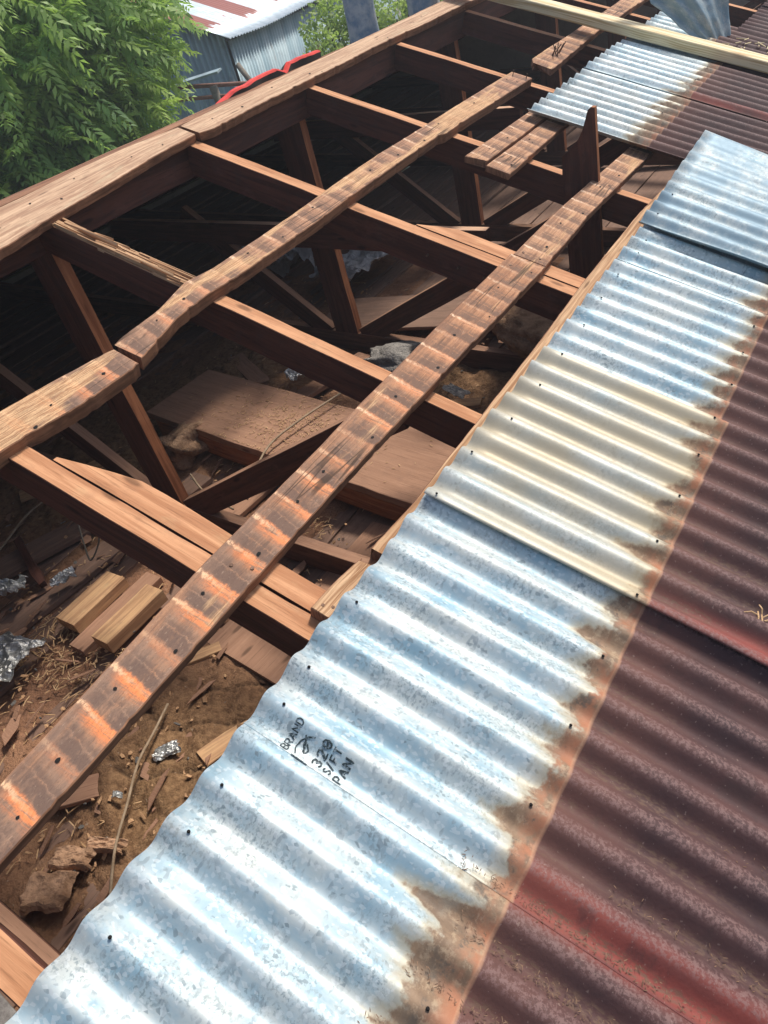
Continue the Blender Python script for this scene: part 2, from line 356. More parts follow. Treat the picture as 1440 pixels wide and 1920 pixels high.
M_new = wood_mat('fresh_pine', (.80, .70, .46), (.70, .54, .30), dirt=.04, contrast=.6, grain=.5)
M_splint = wood_mat('splintered_wood', (.62, .40, .23), (.30, .15, .07), dirt=.2)
M_scrap = wood_mat('dusty_offcut_wood', (.58, .35, .18), (.38, .21, .11), dirt=.35)
M_ceil = wood_mat('dusty_ceiling_wood', (.27, .165, .115), (.19, .112, .078), dirt=.5, contrast=.5)
M_panel = wood_mat('dusty_plank_wood', (.40, .225, .14), (.29, .155, .095), dirt=.3, contrast=.5)
M_hole = flat_mat('nail_hole_black', (.008, .007, .006), (.012, .010, .009), bump=0)
M_nail = flat_mat('rusty_nail', (.10, .055, .035), (.20, .12, .08), sc=200, rough=.6, metal=.4)
M_ink = flat_mat('black_stencil_ink', (.02, .035, .04), (.30, .37, .40), sc=230, rough=.6, bump=0, lo=.50, hi=.68)
M_straw = flat_mat('dry_needles', (.66, .44, .24), (.42, .25, .12), sc=60)
M_straw2 = flat_mat('fine_litter', (.24, .145, .09), (.10, .058, .038), sc=60)
M_chunk = flat_mat('crumbly_brown_clod', (.50, .30, .18), (.32, .18, .10), sc=22, bump=1.0, bd=.008)
M_foil = flat_mat('crumpled_foil', (.62, .62, .60), (.42, .41, .38), sc=18, rough=.32, metal=.75, bump=.8, bd=.01)
M_sheetfoil = flat_mat('dull_foil_sheeting', (.70, .70, .68), (.45, .45, .44), sc=9, rough=.45, metal=.25, bump=1.0, bd=.02)
M_fibre = flat_mat('fibreglass_batt', (.46, .29, .18), (.27, .16, .095), sc=22, rough=1.0, bump=1.0, bd=.02, spec=.05)
M_greyfib = flat_mat('grey_insulation', (.38, .35, .31), (.24, .22, .20), sc=26, rough=.9, bump=1.0, bd=.015, spec=.1)
M_cable = flat_mat('pale_cable', (.40, .30, .20), (.26, .18, .11), sc=30)
M_cement = flat_mat('speckled_cement', (.26, .24, .22), (.15, .135, .125), sc=55, bump=.6)

# ------------------------------------------------------------------ corrugated sheets on the near slope
def corr_sheet(name, mat, u0, u1, v0, v1, label, group='corrugated sheets still on the roof', lift=.006, amp=.0098, base=.0100,
               holes=(), seed=1, dv=.05, warp=None, hmats=None, skew=0.0, shift=(0, 0)):
    mb = MB(); nu = int(round((u1-u0)/PIT*14)); nv = max(4, int((v1-v0)/dv))
    U = np.linspace(u0, u1, nu+1); Vv = v0+(v1-v0)*(np.linspace(0, 1, nv+1))
    UU, VV = np.meshgrid(U, Vv, indexing='ij')
    a = amp*(1+.14*(vnoise(UU*6, VV*3, 1)-.5))
    hh = base-.0095+a*np.cos(2*np.pi*(UU-U0)/PIT)+a
    hh = hh-.0005+lift*(1-(UU-u0)/(u1-u0))+(fbm(UU*3, VV*2.2, 5)-.5)*.006+(fbm(UU*30, VV*5, 9)-.5)*.0012
    vedge = VV+(vnoise(UU*9, 0*VV, seed+3)-.5)*.006*(1-smooth(0, .12, VV-v0))
    if warp is not None: hh = hh+warp(UU, VV)
    for i in range(nu+1):
        for j in range(nv+1):
            u = UU[i, j]+skew*(VV[i, j]-v0)+shift[0]; v = vedge[i, j]+shift[1]
            mb.vert(RP(u, v, hh[i, j]), (UU[i, j], VV[i, j], 0))
    for i in range(nu):
        for j in range(nv):
            a0 = i*(nv+1)+j; mb.face((a0, a0+1, a0+nv+2, a0+nv+1))
    for (hu, hv) in holes:                    # small punched nail holes on the crests
        h = float(base-.0095+2*amp-.0005+lift*(1-(hu-u0)/(u1-u0)))
        ns = (fbm(hu*3, hv*2.2, 5)-.5)*.006+(fbm(hu*30, hv*5, 9)-.5)*.0012
        h += float(ns)+.0012+(float(warp(np.array(hu), np.array(hv))) if warp is not None else 0)
        hu2 = hu+skew*(hv-v0)+shift[0]; hv2 = hv+shift[1]
        c = mb.vert(RP(hu2, hv2, h+.0003)); ring = [mb.vert(RP(hu2+.0021*math.cos(q), hv2+.0021*math.sin(q), h-.0004)) for q in np.linspace(0, 2*math.pi, 9)[:-1]]
        for k in range(8): mb.face((c, ring[k], ring[(k+1) % 8]), 1)
    o = mb.build(name, [mat, M_hole], smooth=True)
    tag(o, label, 'roof sheet', group)
    sm = o.modifiers.new('thickness', 'SOLIDIFY'); sm.thickness = .0014; sm.offset = -1
    return o
def crest_near(u): return U0+PIT*round((u-U0)/PIT)
CW = .516
sheets = []
def holes_for(u0, u1, vs, step=2, off=0):
    out = []; k = math.ceil((u0+.01-U0)/PIT)
    while U0+k*PIT < u1-.07:
        if (k+off) % step == 0:
            for v in vs: out.append((U0+k*PIT+random.Random(k*7).uniform(-.004, .004), v+random.Random(k*3).uniform(-.006, .006)))
        k += 1
    return out
mA = sheet_mat('sheet_metal_a', .094, 1.1, 0, .306, 1.3)
mB = sheet_mat('sheet_metal_b', .098, .8, 0, .306, 4.1)
mB0 = sheet_mat('sheet_metal_c', .094, 1.3, 0, None, 6.6)
mC = sheet_mat('sheet_metal_d', .100, .75, 1.0, .822, 9.7)
mD = sheet_mat('sheet_metal_e', .085, .7, .0, None, 13.2)
mE = sheet_mat('sheet_metal_f', .080, .7, .0, None, 17.2)
mF = sheet_mat('sheet_metal_g', -.485, 1.2, .15, None, 21.0)
mG = sheet_mat('sheet_metal_h', -.497, 1.0, 0, 3.19, 25.0)
mH = sheet_mat('sheet_metal_i', -.60, .6, 0, None, 29.0)
mR = sheet_mat('sheet_metal_j', -3, 1, 0, None, 33.0, allred=True)
V1 = 2.15
corr_sheet('roof_sheet', mB0, -1.242, -.66, -.325, V1, 'galvanised and maroon corrugated sheet out of frame below the nearest one', seed=11)
corr_sheet('roof_sheet', mB0, -.726, -.144, -.325, V1, 'galvanised and maroon corrugated sheet cut off by the bottom edge of the picture', seed=12, holes=[(-.26, .07)])
corr_sheet('roof_sheet', mA, -.210, .372, -.325, V1, 'nearest galvanised and maroon corrugated sheet at the bottom, long brown streaks along its maroon joint', seed=13, lift=.002, holes=[(.014, -.285), (.151, -.288), (-.122, -.284), (.219, -.291), (.151, .062), (.014, .06)])
corr_sheet('roof_sheet', mB, .306, .890, -.325, V1, 'blue-white galvanised sheet with black stencilled lettering, maroon lower half', seed=14, lift=.0017, holes=[(.2925+.063, -.291), (.4238, -.296), (.5606, -.3), (.4238, .069), (.5606, .072), (.6974, .072)])
corr_sheet('roof_sheet', mC, .826, 1.462, -.325, V1, 'dull beige galvanised sheet with brown stained ends, in the middle of the roof', seed=15, lift=.011, holes=[(.834+.0, -.305), (.9710, -.302), (1.108, -.28), (1.2446, -.276), (1.3814, -.28), (.9710, .072), (1.108, .074), (1.2446, .074), (1.3814, .072), (.8345, .079)])
corr_sheet('roof_sheet', mD, 1.398, 1.960, -.325, V1, 'light blue galvanised sheet between the beige sheet and the shaded one', seed=16, lift=.0024, holes=holes_for(1.42, 1.98, (-.285, .07)))
corr_sheet('roof_sheet', mE, 1.880, 2.66, -.325, V1, 'blue shaded galvanised sheet lying under the loose lifted sheet', seed=17, holes=[(1.92, -.28), (2.0, -.285)])
corr_sheet('roof_sheet', mF, 2.612, 3.24, -.925, V1, 'pale galvanised sheet with serrated upper edge beside the torn upright plank', seed=18, holes=holes_for(2.65, 3.2, (-.9, -.53), 3))
corr_sheet('roof_sheet', mG, 3.178, 3.76, -.925, V1, 'pale galvanised and maroon sheet next to the new yellow timber', seed=19, lift=.012, holes=holes_for(3.2, 3.7, (-.9, -.53), 3))
corr_sheet('roof_sheet', mH, 3.694, 4.28, -.925, V1, 'galvanised sheet in shade behind the new yellow timber under the peeled sheet', seed=20)
for k in range(6):
    corr_sheet('roof_sheet', mR, 4.214+k*CW, 4.80+k*CW, -.56+.0*k, V1, ['maroon corrugated sheet just behind the peeled up piece', 'plain maroon sheet at the top right edge', 'maroon sheet one beyond the top right edge', 'maroon sheet two beyond the top right edge', 'maroon sheet next to the last at the far gable', 'last maroon sheet at the far gable'][k], seed=21+k, dv=.12)

# loose lifted sheet
def lw(UU, VV):
    t = np.clip((UU-2.10)/.60, 0, 1); fall = np.clip(1-(VV+.33)/1.0, 0, 1)
    return .026+.066*t**1.6*(.35+.65*fall)+.012*np.clip((VV+.33)/.5,0,1)*(1-t)+.006*np.exp(-((UU-2.08)/.03)**2)*np.sin(VV*9+1.5)-.0085*.75*np.clip(t*1.3-.25,0,1)*(1+np.cos(2*np.pi*(UU-U0)/PIT))
mL = sheet_mat('loose_sheet_metal', .36, .6, 0, None, 41.0, dull=.78)
corr_sheet('loose_roof_sheet', mL, 2.074, 2.70, -.335, 1.9, 'loose pale blue galvanised sheet lifted and lying askew on top of the others', None, lift=.0, amp=.0085, seed=31, warp=lw, skew=-.10,
           holes=[(2.08+.055, -.30), (2.27, -.30), (2.137, .03)])

# peeled sheet standing up behind the new timber
mb = MB()
nI, nJ = 36, 30
A0 = WP(-.945, 3.97, -.728); A1 = WP(-.878, 4.11, -.752); T0 = WP(-1.36, 3.66, -.22); T1 = WP(-.935, 4.16, -.42)
for i in range(nI+1):
    s_ = i/nI
    for j in range(nJ+1):
        t_ = j/nJ
        b_ = A0.lerp(A1, s_); tp = T0.lerp(T1, s_); p = b_.lerp(tp, t_)
        nn = Vector((.45, -.85, .25)).normalized()
        p = p+nn*(.05*math.sin(math.pi*t_)*math.sin(math.pi*min(1, s_*1.1)) + .013*math.cos(s_*8*math.pi)*(.3+.7*t_))
        p = p+nn*(float(fbm(s_*5, t_*5, 3))-.5)*.05*(.3+t_)
        if i < 4: p = p+(A0-A1)*(float(vnoise(t_*13, 1, 8))-.4)*.4*(1-i/4)
        mb.vert(p, (s_*.62, t_*.8, 0))
for i in range(nI):
    for j in range(nJ):
        a0 = i*(nJ+1)+j; mb.face((a0, a0+nJ+1, a0+nJ+2, a0+1))
m = sheet_mat('peeled_sheet_metal', 5, 0.0, 0, None, 51.0, dull=.85)
pe = tag(mb.build('peeled_roof_sheet', m, smooth=True), 'bent galvanised sheet peeled upright behind the new yellow timber', 'roof sheet')
sm = pe.modifiers.new('thickness', 'SOLIDIFY'); sm.thickness = .0015

# ------------------------------------------------------------------ stencil lettering on the sheet
def surf_h(u, v):
    seed = 14; u0, u1 = .306, .890
    a = .0098*(1+.14*(float(vnoise(u*6, v*3, 1))-.5))
    return .0005+a*math.cos(2*math.pi*(u-U0)/PIT)+a-.0005+.0017*(1-(u-u0)/(u1-u0))+(float(fbm(u*3, v*2.2, 5))-.5)*.006+(float(fbm(u*30, v*5, 9))-.5)*.0012
GL = {'B': [[(0,0),(0,1),(.6,1),(.72,.78),(.6,.52),(0,.52)],[(.6,.52),(.78,.26),(.6,0),(0,0)]],
      'R': [[(0,0),(0,1),(.6,1),(.74,.75),(.6,.5),(0,.5)],[(.35,.5),(.75,0)]],
      'A': [[(0,0),(.38,1),(.76,0)],[(.15,.35),(.62,.35)]], 'N': [[(0,0),(0,1),(.7,0),(.7,1)]],
      'D': [[(0,0),(0,1),(.45,1),(.72,.7),(.72,.3),(.45,0),(0,0)]],
      '3': [[(0,.85),(.3,1),(.65,.85),(.6,.6),(.3,.52),(.68,.35),(.6,.08),(.3,0),(0,.15)]],
      '2': [[(0,.78),(.2,1),(.55,1),(.7,.75),(.55,.5),(0,0),(.72,0)]],
      '0': [[(.1,.15),(0,.5),(.1,.85),(.36,1),(.62,.85),(.72,.5),(.62,.15),(.36,0),(.1,.15)],[(.15,.35),(.58,.6)]],
      'S': [[(.66,.85),(.35,1),(.05,.82),(.15,.58),(.55,.45),(.68,.2),(.35,0),(0,.15)]],
      '/': [[(0,-.1),(.5,1.15)]], 'F': [[(0,0),(0,1),(.65,1)],[(0,.52),(.5,.52)]], 'T': [[(.35,0),(.35,1)],[(0,1),(.72,1)]],
      'P': [[(0,0),(0,1),(.6,1),(.74,.74),(.6,.48),(0,.48)]]}
def stroke(mb, pts, wd):
    P = [Vector((a, b)) for a, b in pts]; out = []
    for a, b in zip(P[:-1], P[1:]):
        n = max(1, int((b-a).length/.0015))
        for k in range(n): out.append((a.lerp(b, k/n)))
    out.append(P[-1]); prev = None
    for i, p in enumerate(out):
        d = (out[min(i+1, len(out)-1)]-out[max(i-1, 0)]); d = d.normalized() if d.length > 1e-9 else Vector((1, 0))
        nrm = Vector((-d.y, d.x)); ww = wd*(.8+.5*float(vnoise(p.x*900, p.y*900, 4)))
        cur = []
        for sg in (-1, 0, 1):
            q = p+nrm*ww*sg; cur.append(mb.vert(RP(q.x, q.y, surf_h(q.x, q.y)+.0011), (q.x, q.y, 0)))
        if prev:
            mb.face((prev[0], cur[0], cur[1], prev[1])); mb.face((prev[1], cur[1], cur[2], prev[2]))
        prev = cur
def word(mb, s, u, v, hgt, adv, wd, slant=0.0):
    for ch in s:
        for st in GL[ch]: stroke(mb, [(u+x*hgt*.8, v-y*hgt+slant*x*hgt) for x, y in st], wd)
        u += adv; v += slant*adv
sheet_b = [o for o in COL.objects if o.name.startswith('roof_sheet') and 'stencilled' in o.get('label', '')][0]
mb = MB()
word(mb, 'BRAND', .3085, -.2520, .0110, .0092, .0008)
stroke(mb, [(.312, -.240), (.321, -.2455), (.331, -.243), (.338, -.236), (.342, -.226)], .0010)
stroke(mb, [(.339, -.2405), (.3265, -.2325), (.331, -.2385), (.3190, -.2300), (.3215, -.2340)], .0010)
stroke(mb, [(.3315, -.2330), (.325, -.2265), (.3195, -.2290)], .0009)
stroke(mb, [(.3065, -.2430), (.3060, -.216)], .0010)
word(mb, '320', .314, -.2000, .0140, .0125, .0013)
word(mb, 'S/FT', .3125, -.1830, .0115, .0090, .0010)
word(mb, 'PAN', .3095, -.1620, .0135, .0122, .0012)
lt = mb.build('stencil_lettering', M_ink, parent=sheet_b)

# ------------------------------------------------------------------ battens
def nails(mb, pts, h, r=.0035, m=2, tall=.0015):
    for (u, v) in pts:
        ring = [mb.vert(RP(u+r*math.cos(q), v+r*math.sin(q), h+tall)) for q in np.linspace(0, 2*math.pi, 9)[:-1]]
        low = [mb.vert(RP(u+r*math.cos(q), v+r*math.sin(q), h-.002)) for q in np.linspace(0, 2*math.pi, 9)[:-1]]
        mb.face(ring, m)
        for k in range(8): mb.face((low[k], low[(k+1) % 8], ring[(k+1) % 8], ring[k]), m)
def dark_holes(mb, pts, h, r=.003, seed=0):
    rr = random.Random(seed)
    for (u, v) in pts:
        s_ = rr.uniform(.7, 1.3)*r
        ring = [mb.vert(RP(u+s_*1.2*math.cos(q)*rr.uniform(.8, 1.2), v+s_*math.sin(q)*rr.uniform(.7, 1.2), h+.0013)) for q in np.linspace(0, 2*math.pi, 9)[:-1]]
        mb.face(ring, 3)
HB, TB = -.010, .024                      # top of the battens, their thickness
MATB = [M_edge, M_batten, M_nail, M_hole]
MATF = [M_edge, M_batten_far, M_nail, M_hole]
MATL = [M_edge, M_batten_bare, M_nail, M_hole]
# long batten, two boards end to end
mb = MB()
board_uv(mb, [(-1.3, -.545, -.463), (.06, -.545, -.466), (.5, -.566, -.474), (.85, -.569, -.479), (1.3, -.576, -.478), (1.752, -.575, -.470)], HB, TB, seed=1, m=0, mtop=1, warp=.001)
hl = [(u, -.51+.02*math.sin(u*23)) for u in (.05, .13, .25, .345, .45, .565, .70, .79, .925, 1.06, 1.20, 1.33, 1.45, 1.58, 1.70)]
dark_holes(mb, hl, HB, seed=1); nails(mb, [(.52, -.525), (.535, -.492), (.528+1.17, -.55)], HB)
o = tag(mb.build('roof_batten', MATB), 'long flat batten crossing the opening in the foreground, striped orange and dark', 'batten', 'flat battens nailed across the rafters')
mb = MB()
board_uv(mb, [(1.757, -.570, -.472), (2.1, -.568, -.483), (2.6, -.548, -.470), (3.4, -.55, -.468)], HB, TB, seed=2, m=0, mtop=1, warp=.001)
dark_holes(mb, [(1.85, -.51), (2.0, -.53), (2.1, -.5), (2.3, -.52), (2.42, -.5)], HB, seed=2); nails(mb, [(2.33, -.50), (2.34, -.54), (1.78, -.5), (1.78, -.55)], HB)
tag(mb.build('roof_batten', MATF), 'batten continuing the long foreground one under the serrated sheet', 'batten', 'flat battens nailed across the rafters')
# upper batten: left piece, right piece with its broken overlap
mb = MB()
board_uv(mb, [(-1.2, -1.17, -1.07), (.35, -1.13, -1.035), (.50, -1.126, -1.034), (.545, -1.124, -1.030, 0), (.66, -1.115, -1.016), (.80, -1.100, -1.017), (.822, -1.095, -1.02)], HB, .036, seed=3, m=0, mtop=1, jit=.0018, rag=(0, .006))
dark_holes(mb, [(.62, -1.06), (.75, -1.05), (.48, -1.10), (.56, -1.035)], HB, seed=3)
tag(mb.build('roof_batten', MATL), 'weathered upper batten entering at the left edge, cracked where it ends', 'batten', 'flat battens nailed across the rafters')
mb = MB()
board_uv(mb, [(.828, -1.099, -1.022), (.86, -1.107, -1.030), (.98, -1.117, -1.060), (1.10, -1.146, -1.069), (1.19, -1.133, -1.063), (1.55, -1.143, -1.068), (1.70, -1.15, -1.076), (2.0, -1.163, -1.082), (2.27, -1.160, -1.085), (2.30, -1.160, -1.073), (2.5, -1.159, -1.075), (2.99, -1.153, -1.061)], HB+.003, .032, seed=4, m=0, mtop=1, jit=.0016, rag=(.012, .004))
dark_holes(mb, [(.95, -1.09), (1.05, -1.10), (1.3, -1.11), (1.42, -1.09), (1.6, -1.12), (1.9, -1.12), (2.05, -1.11), (2.35, -1.13), (2.2, -1.10), (2.6, -1.12), (2.8, -1.11)], HB+.003, seed=4)
nails(mb, [(2.90, -1.13), (2.91, -1.09)], HB+.003)
nails(mb, [(2.955, -1.13), (2.96, -1.075)], HB+.003, r=.0018, tall=.02)
ub = tag(mb.build('roof_batten', MATL), 'upper batten parallel to the ridge, nails sticking up at its far end', 'batten', 'flat battens nailed across the rafters')
# batten under the upper edge of the sheets
mb = MB()
board_uv(mb, [(.668, -.348, -.263), (.70, -.352, -.262), (.80, -.3455, -.262), (1.06, -.346, -.262), (1.40, -.353, -.264), (1.78, -.365, -.268), (2.22, -.364, -.268), (2.62, -.350, -.262), (3.3, -.35, -.262)], HB, TB, seed=5, m=0, mtop=1, jit=.0022, rag=(.03, 0), seg=.02)
tag(mb.build('roof_batten', [M_edge, M_splint, M_nail, M_hole]), 'thin exposed edge of the batten under the upper ends of the sheets', 'batten', 'flat battens nailed across the rafters')
mb = MB()
board_uv(mb, [(.525, -.366, -.300), (.60, -.362, -.296), (.664, -.352, -.290)], HB+.001, .030, seed=6, m=0, mtop=1, jit=.002, rag=(.004, .015), seg=.012)
nails(mb, [(.542, -.352), (.548, -.336)], HB+.001, r=.003)
mb2 = mb; tag(mb.build('batten_stub', [M_edge, M_splint, M_nail, M_hole]), 'short split batten stub with two nail heads poking out from under the blue-white sheet', 'batten')
mb = MB()
board_uv(mb, [(-1.2, -.35, -.262), (.40, -.35, -.262)], HB, TB, seed=61, m=0, mtop=1)
# lower battens carrying the sheets further down the slope (hidden by them)
for vv in (.10, .68, 1.26, 1.84):
    mb = MB(); board_uv(mb, [(-1.2, vv-.04, vv+.045), (8, vv-.04, vv+.045)], HB-.001, TB, seed=int(vv*100), m=0, mtop=1, seg=.4)
    tag(mb.build('roof_batten', MATB), 'batten hidden beneath the corrugated sheets', 'batten', 'flat battens nailed across the rafters')
# two short pieces side by side near the serrated sheet
mb = MB()
board_uv(mb, [(2.195, -.945, -.872), (2.35, -.944, -.872), (2.75, -.935, -.868), (3.6, -.93, -.86)], HB+.001, .020, seed=7, m=0, mtop=1, jit=.002, rag=(.03, .0), seg=.02)
dark_holes(mb, [(2.3, -.91), (2.42, -.9), (2.5, -.92)], HB+.001, seed=7)
tag(mb.build('roof_batten', MATF), 'cracked short batten under the serrated sheet, upper of a side by side pair', 'batten')
mb = MB()
board_uv(mb, [(2.185, -.866, -.780), (2.4, -.864, -.786), (2.75, -.86, -.79), (3.6, -.855, -.785)], HB-.001, .020, seed=8, m=0, mtop=1, jit=.0018, rag=(.006, 0), seg=.02)
dark_holes(mb, [(2.24, -.80), (2.3, -.83), (2.45, -.82)], HB-.001, seed=8); nails(mb, [(2.25, -.805), (2.47, -.84)], HB)
tag(mb.build('roof_batten', MATF), 'square ended short batten under the serrated sheet, lower of a side by side pair', 'batten')
# broken batten passing under the new timber
mb = MB()
board_uv(mb, [(3.14, -1.125, -1.045), (3.2, -1.158, -1.047), (3.5, -1.158, -1.06), (3.8, -1.165, -1.075), (4.9, -1.175, -1.085)], HB, TB, seed=9, m=0, mtop=1, jit=.003, rag=(.05, 0), seg=.02)
rr = random.Random(3)
tag(mb.build('roof_batten', MATF), 'batten broken off with splinters, passing under the new yellow timber', 'batten')
mb = MB()
for k in range(6):
    b = RP(3.30+.05*rr.random(), -1.11+.03*rr.random(), HB); mb.tube([b, b+Vector((rr.uniform(-.05, .05), rr.uniform(-.06, .06), rr.uniform(.02, .05)))], .0022, 5)
mb.tube([RP(3.29, -1.10, HB), RP(3.31, -1.105, HB+.035)], .0028, 6)
bk = [o for o in COL.objects if 'splinters' in o.get('label', '')][0]
mb.build('bent_nail', M_nail, parent=bk)['kind'] = 'stuff'

# ------------------------------------------------------------------ ridge boards and ridge beam
mb = MB()
board_uv(mb, [(-1.3, -1.72, -1.53), (.3, -1.735, -1.56), (.93, -1.745, -1.578), (1.13, -1.745, -1.608), (1.33, -1.756, -1.628), (1.55, -1.757, -1.655), (1.742, -1.742, -1.667)], -.010, .026, seed=41, m=0, mtop=1, jit=.0018, seg=.02)
dark_holes(mb, [(1.13, -1.70), (1.2, -1.66), (1.3, -1.72), (1.5, -1.70), (1.62, -1.69), (1.0, -1.66)], -.010, .0025)
tag(mb.build('ridge_board', [M_edge, M_ridge, M_nail, M_hole]), 'wide tan board along the ridge at the left, beside the tree', 'ridge board', 'boards nailed along the ridge')
mb = MB()
board_uv(mb, [(1.750, -1.740, -1.662), (1.80, -1.745, -1.650), (2.1, -1.748, -1.663), (2.45, -1.76, -1.668), (2.8, -1.77, -1.681), (3.2, -1.78, -1.683), (3.62, -1.785, -1.688), (4.6, -1.80, -1.70)], -.008, .028, seed=42, m=0, mtop=1, jit=.0028, rag=(.012, 0), seg=.015)
dark_holes(mb, [(1.86, -1.70), (2.0, -1.69), (2.2, -1.72), (2.4, -1.70), (2.45, -1.68), (2.9, -1.72), (2.95, -1.70), (3.2, -1.72), (3.3, -1.74)], -.008, .0035, 3)
tag(mb.build('ridge_board', [M_edge, M_ridge, M_nail, M_hole]), 'frayed ridge board running from the joint up to the new yellow timber', 'ridge board', 'boards nailed along the ridge')
mb = MB()
plank(mb, WP(-1.967, -1.3, -.340), WP(-1.995, 4.9, -.345), (1, 0, 0), .036, .105, seg=.2, seed=43)
plank(mb, WP(-1.995, 4.9, -.345), WP(-2.02, 9, -.35), (1, 0, 0), .036, .105, seg=.4, seed=43)
tag(mb.build('ridge_beam', [M_rafside]), 'dark ridge beam on edge under the ridge boards', 'beam')
# second ridge board lying on the far slope
SL = math.radians(13.5)
def FP(y, s, h=0): # far slope: s metres down from the ridge line, h above
    x0 = -2.085; z0 = -.318
    return WP(x0-math.cos(SL)*s-math.sin(SL)*h, y, z0-math.sin(SL)*s+math.cos(SL)*h)
mb = MB(); plank(mb, FP(-1.3, .040, .012), FP(4.6, .040, .012), (1, 0, 0), .085, .024, seed=44, seg=.08)
tag(mb.build('ridge_board', [M_edge]), 'narrow dark board just beyond the tan ridge boards on the far slope', 'ridge board')

# ------------------------------------------------------------------ rafters and trusses
HR = -.0345
def rafter_near(mb, yc, w=.042, dep=.092, v0=-1.68, v1=2.12, seed=0):
    P0 = RP(yc, v0, HR); P1 = RP(yc, v1, HR)
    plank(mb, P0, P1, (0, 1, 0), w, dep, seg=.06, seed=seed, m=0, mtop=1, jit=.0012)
def rafter_far(mb, yc, w=.042, dep=.092, seed=0):
    plank(mb, FP(yc, -.06, -.045), FP(yc, 3.3, -.045), (0, 1, 0), w, dep, seg=.3, seed=seed)
def chord_z(x): return -1.345-.07*(x+2)
KING = {}
COLLAR = {2.37: ((-3.40, -.765), (-1.28, -.880)), 3.635: ((-3.30, -.690), (-1.70, -.772))}
def roof_frame(yc, king, label, seed, name):
    t = empty(name, WP(-1.95, yc, -1.46), label, 'roof truss' if king else 'rafter', 'wooden roof trusses' if king else 'rafters between the trusses')
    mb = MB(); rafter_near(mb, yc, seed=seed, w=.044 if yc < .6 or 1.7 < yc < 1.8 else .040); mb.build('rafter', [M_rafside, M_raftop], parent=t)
    mb = MB(); rafter_far(mb, yc, seed=seed+1); mb.build('rafter', [M_dark], parent=t)
    if king:
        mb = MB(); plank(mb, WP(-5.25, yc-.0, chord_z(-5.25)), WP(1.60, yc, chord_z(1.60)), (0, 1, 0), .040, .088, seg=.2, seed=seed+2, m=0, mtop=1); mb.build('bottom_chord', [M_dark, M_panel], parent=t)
        xr = -1.945 if yc < 2 else -2.02
        mb = MB()   # king post: wide front face, thin right edge coloured orange as if lit
        z0, z1 = chord_z(xr)-.0, -.40
        r = random.Random(seed); n = 14; prevr = None
        rings, locs = [], []
        for i in range(n+1):
            z = z0+(z1-z0)*i/n; j = (float(vnoise(z*9, 1, seed))-.5)*.005
            rings.append([WP(xr-.125, yc-.019, z), WP(xr+j, yc-.019, z), WP(xr+j, yc+.019, z), WP(xr-.125, yc+.019, z)])
            locs.append([(z, 0, 0), (z, .12, 0), (z, .12, .04), (z, 0, .04)])
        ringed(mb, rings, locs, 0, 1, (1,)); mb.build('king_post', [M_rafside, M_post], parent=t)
        zr = chord_z(xr)
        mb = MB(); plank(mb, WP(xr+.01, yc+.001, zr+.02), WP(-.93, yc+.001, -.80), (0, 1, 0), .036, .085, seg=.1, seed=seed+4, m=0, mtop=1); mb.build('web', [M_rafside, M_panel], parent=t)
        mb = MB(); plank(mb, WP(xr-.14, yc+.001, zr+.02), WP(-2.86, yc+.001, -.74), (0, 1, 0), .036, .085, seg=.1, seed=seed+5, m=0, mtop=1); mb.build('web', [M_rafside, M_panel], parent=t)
        KING[round(yc, 2)] = t
    if yc in COLLAR:
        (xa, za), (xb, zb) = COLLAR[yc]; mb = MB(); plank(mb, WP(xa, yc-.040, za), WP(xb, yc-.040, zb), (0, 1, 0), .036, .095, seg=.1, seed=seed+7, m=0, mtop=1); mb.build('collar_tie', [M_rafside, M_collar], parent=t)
    return t
FR = [(-.05-.02, 1, 'roof truss at the lower left corner, only its brown top showing'),
      (.508, 0, 'plain rafter in the foreground with a tapering second board alongside'),
      (1.132, 1, 'second truss from the front, its rafter top splintered near the ridge'),
      (1.732, 0, 'plain rafter in the middle of the opening with a knot and a sister board'),
      (2.37, 1, 'third truss, beneath the joint of the two short side by side battens'),
      (3.008, 0, 'plain rafter ending under the far end of the upper batten'),
      (3.635, 1, 'shaded truss lying just under the new yellow timber'),
      (4.25, 0, 'plain rafter beyond the new yellow timber'),
      (4.87, 1, 'farthest visible truss near the top edge'),
      (5.5, 0, 'rafter beyond the top edge under the maroon sheets'), (6.1, 1, 'truss beyond the top edge under the maroon sheets'),
      (7.3, 1, 'last truss at the far gable'), (-1.2, 1, 'truss behind the viewer at the near gable')]
frames = {}
for i, (y, k, lb) in enumerate(FR): frames[y] = roof_frame(y, k, lb, 100+i*10, 'roof_truss' if k else 'rafter_pair')
# sister boards (parts of their rafter)
mb = MB()
def sister(mb, path, h, dep, seed):
    r = random.Random(seed); rings, locs = [], []
    vs = [q[0] for q in path]; n = 24
    for i in range(n+1):
        v = vs[0]+(vs[-1]-vs[0])*i/n; a = np.interp(v, vs, [q[1] for q in path]); b = np.interp(v, vs, [q[2] for q in path])
        rings.append([RP(a, v, h), RP(b, v, h), RP(b, v, h-dep), RP(a, v, h-dep)]); locs.append([(v, a, 0), (v, b, 0), (v, b, -dep), (v, a, -dep)])
    ringed(mb, rings, locs, 0, 1, (0,))
sister(mb, [(-.965, .531, .540), (-.87, .533, .569), (-.79, .533, .588), (-.70, .533, .588), (-.56, .533, .583), (.4, .533, .575)], HR+.002, .088, 3)
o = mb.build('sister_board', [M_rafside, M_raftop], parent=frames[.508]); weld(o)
mb = MB()
sister(mb, [(-.87, 1.755, 1.758), (-.80, 1.755, 1.795), (-.76, 1.755, 1.812), (-.56, 1.755, 1.810), (.4, 1.755, 1.80)], HR+.002, .088, 4)
o = mb.build('sister_board', [M_rafside, M_raftop], parent=frames[1.732]); weld(o)
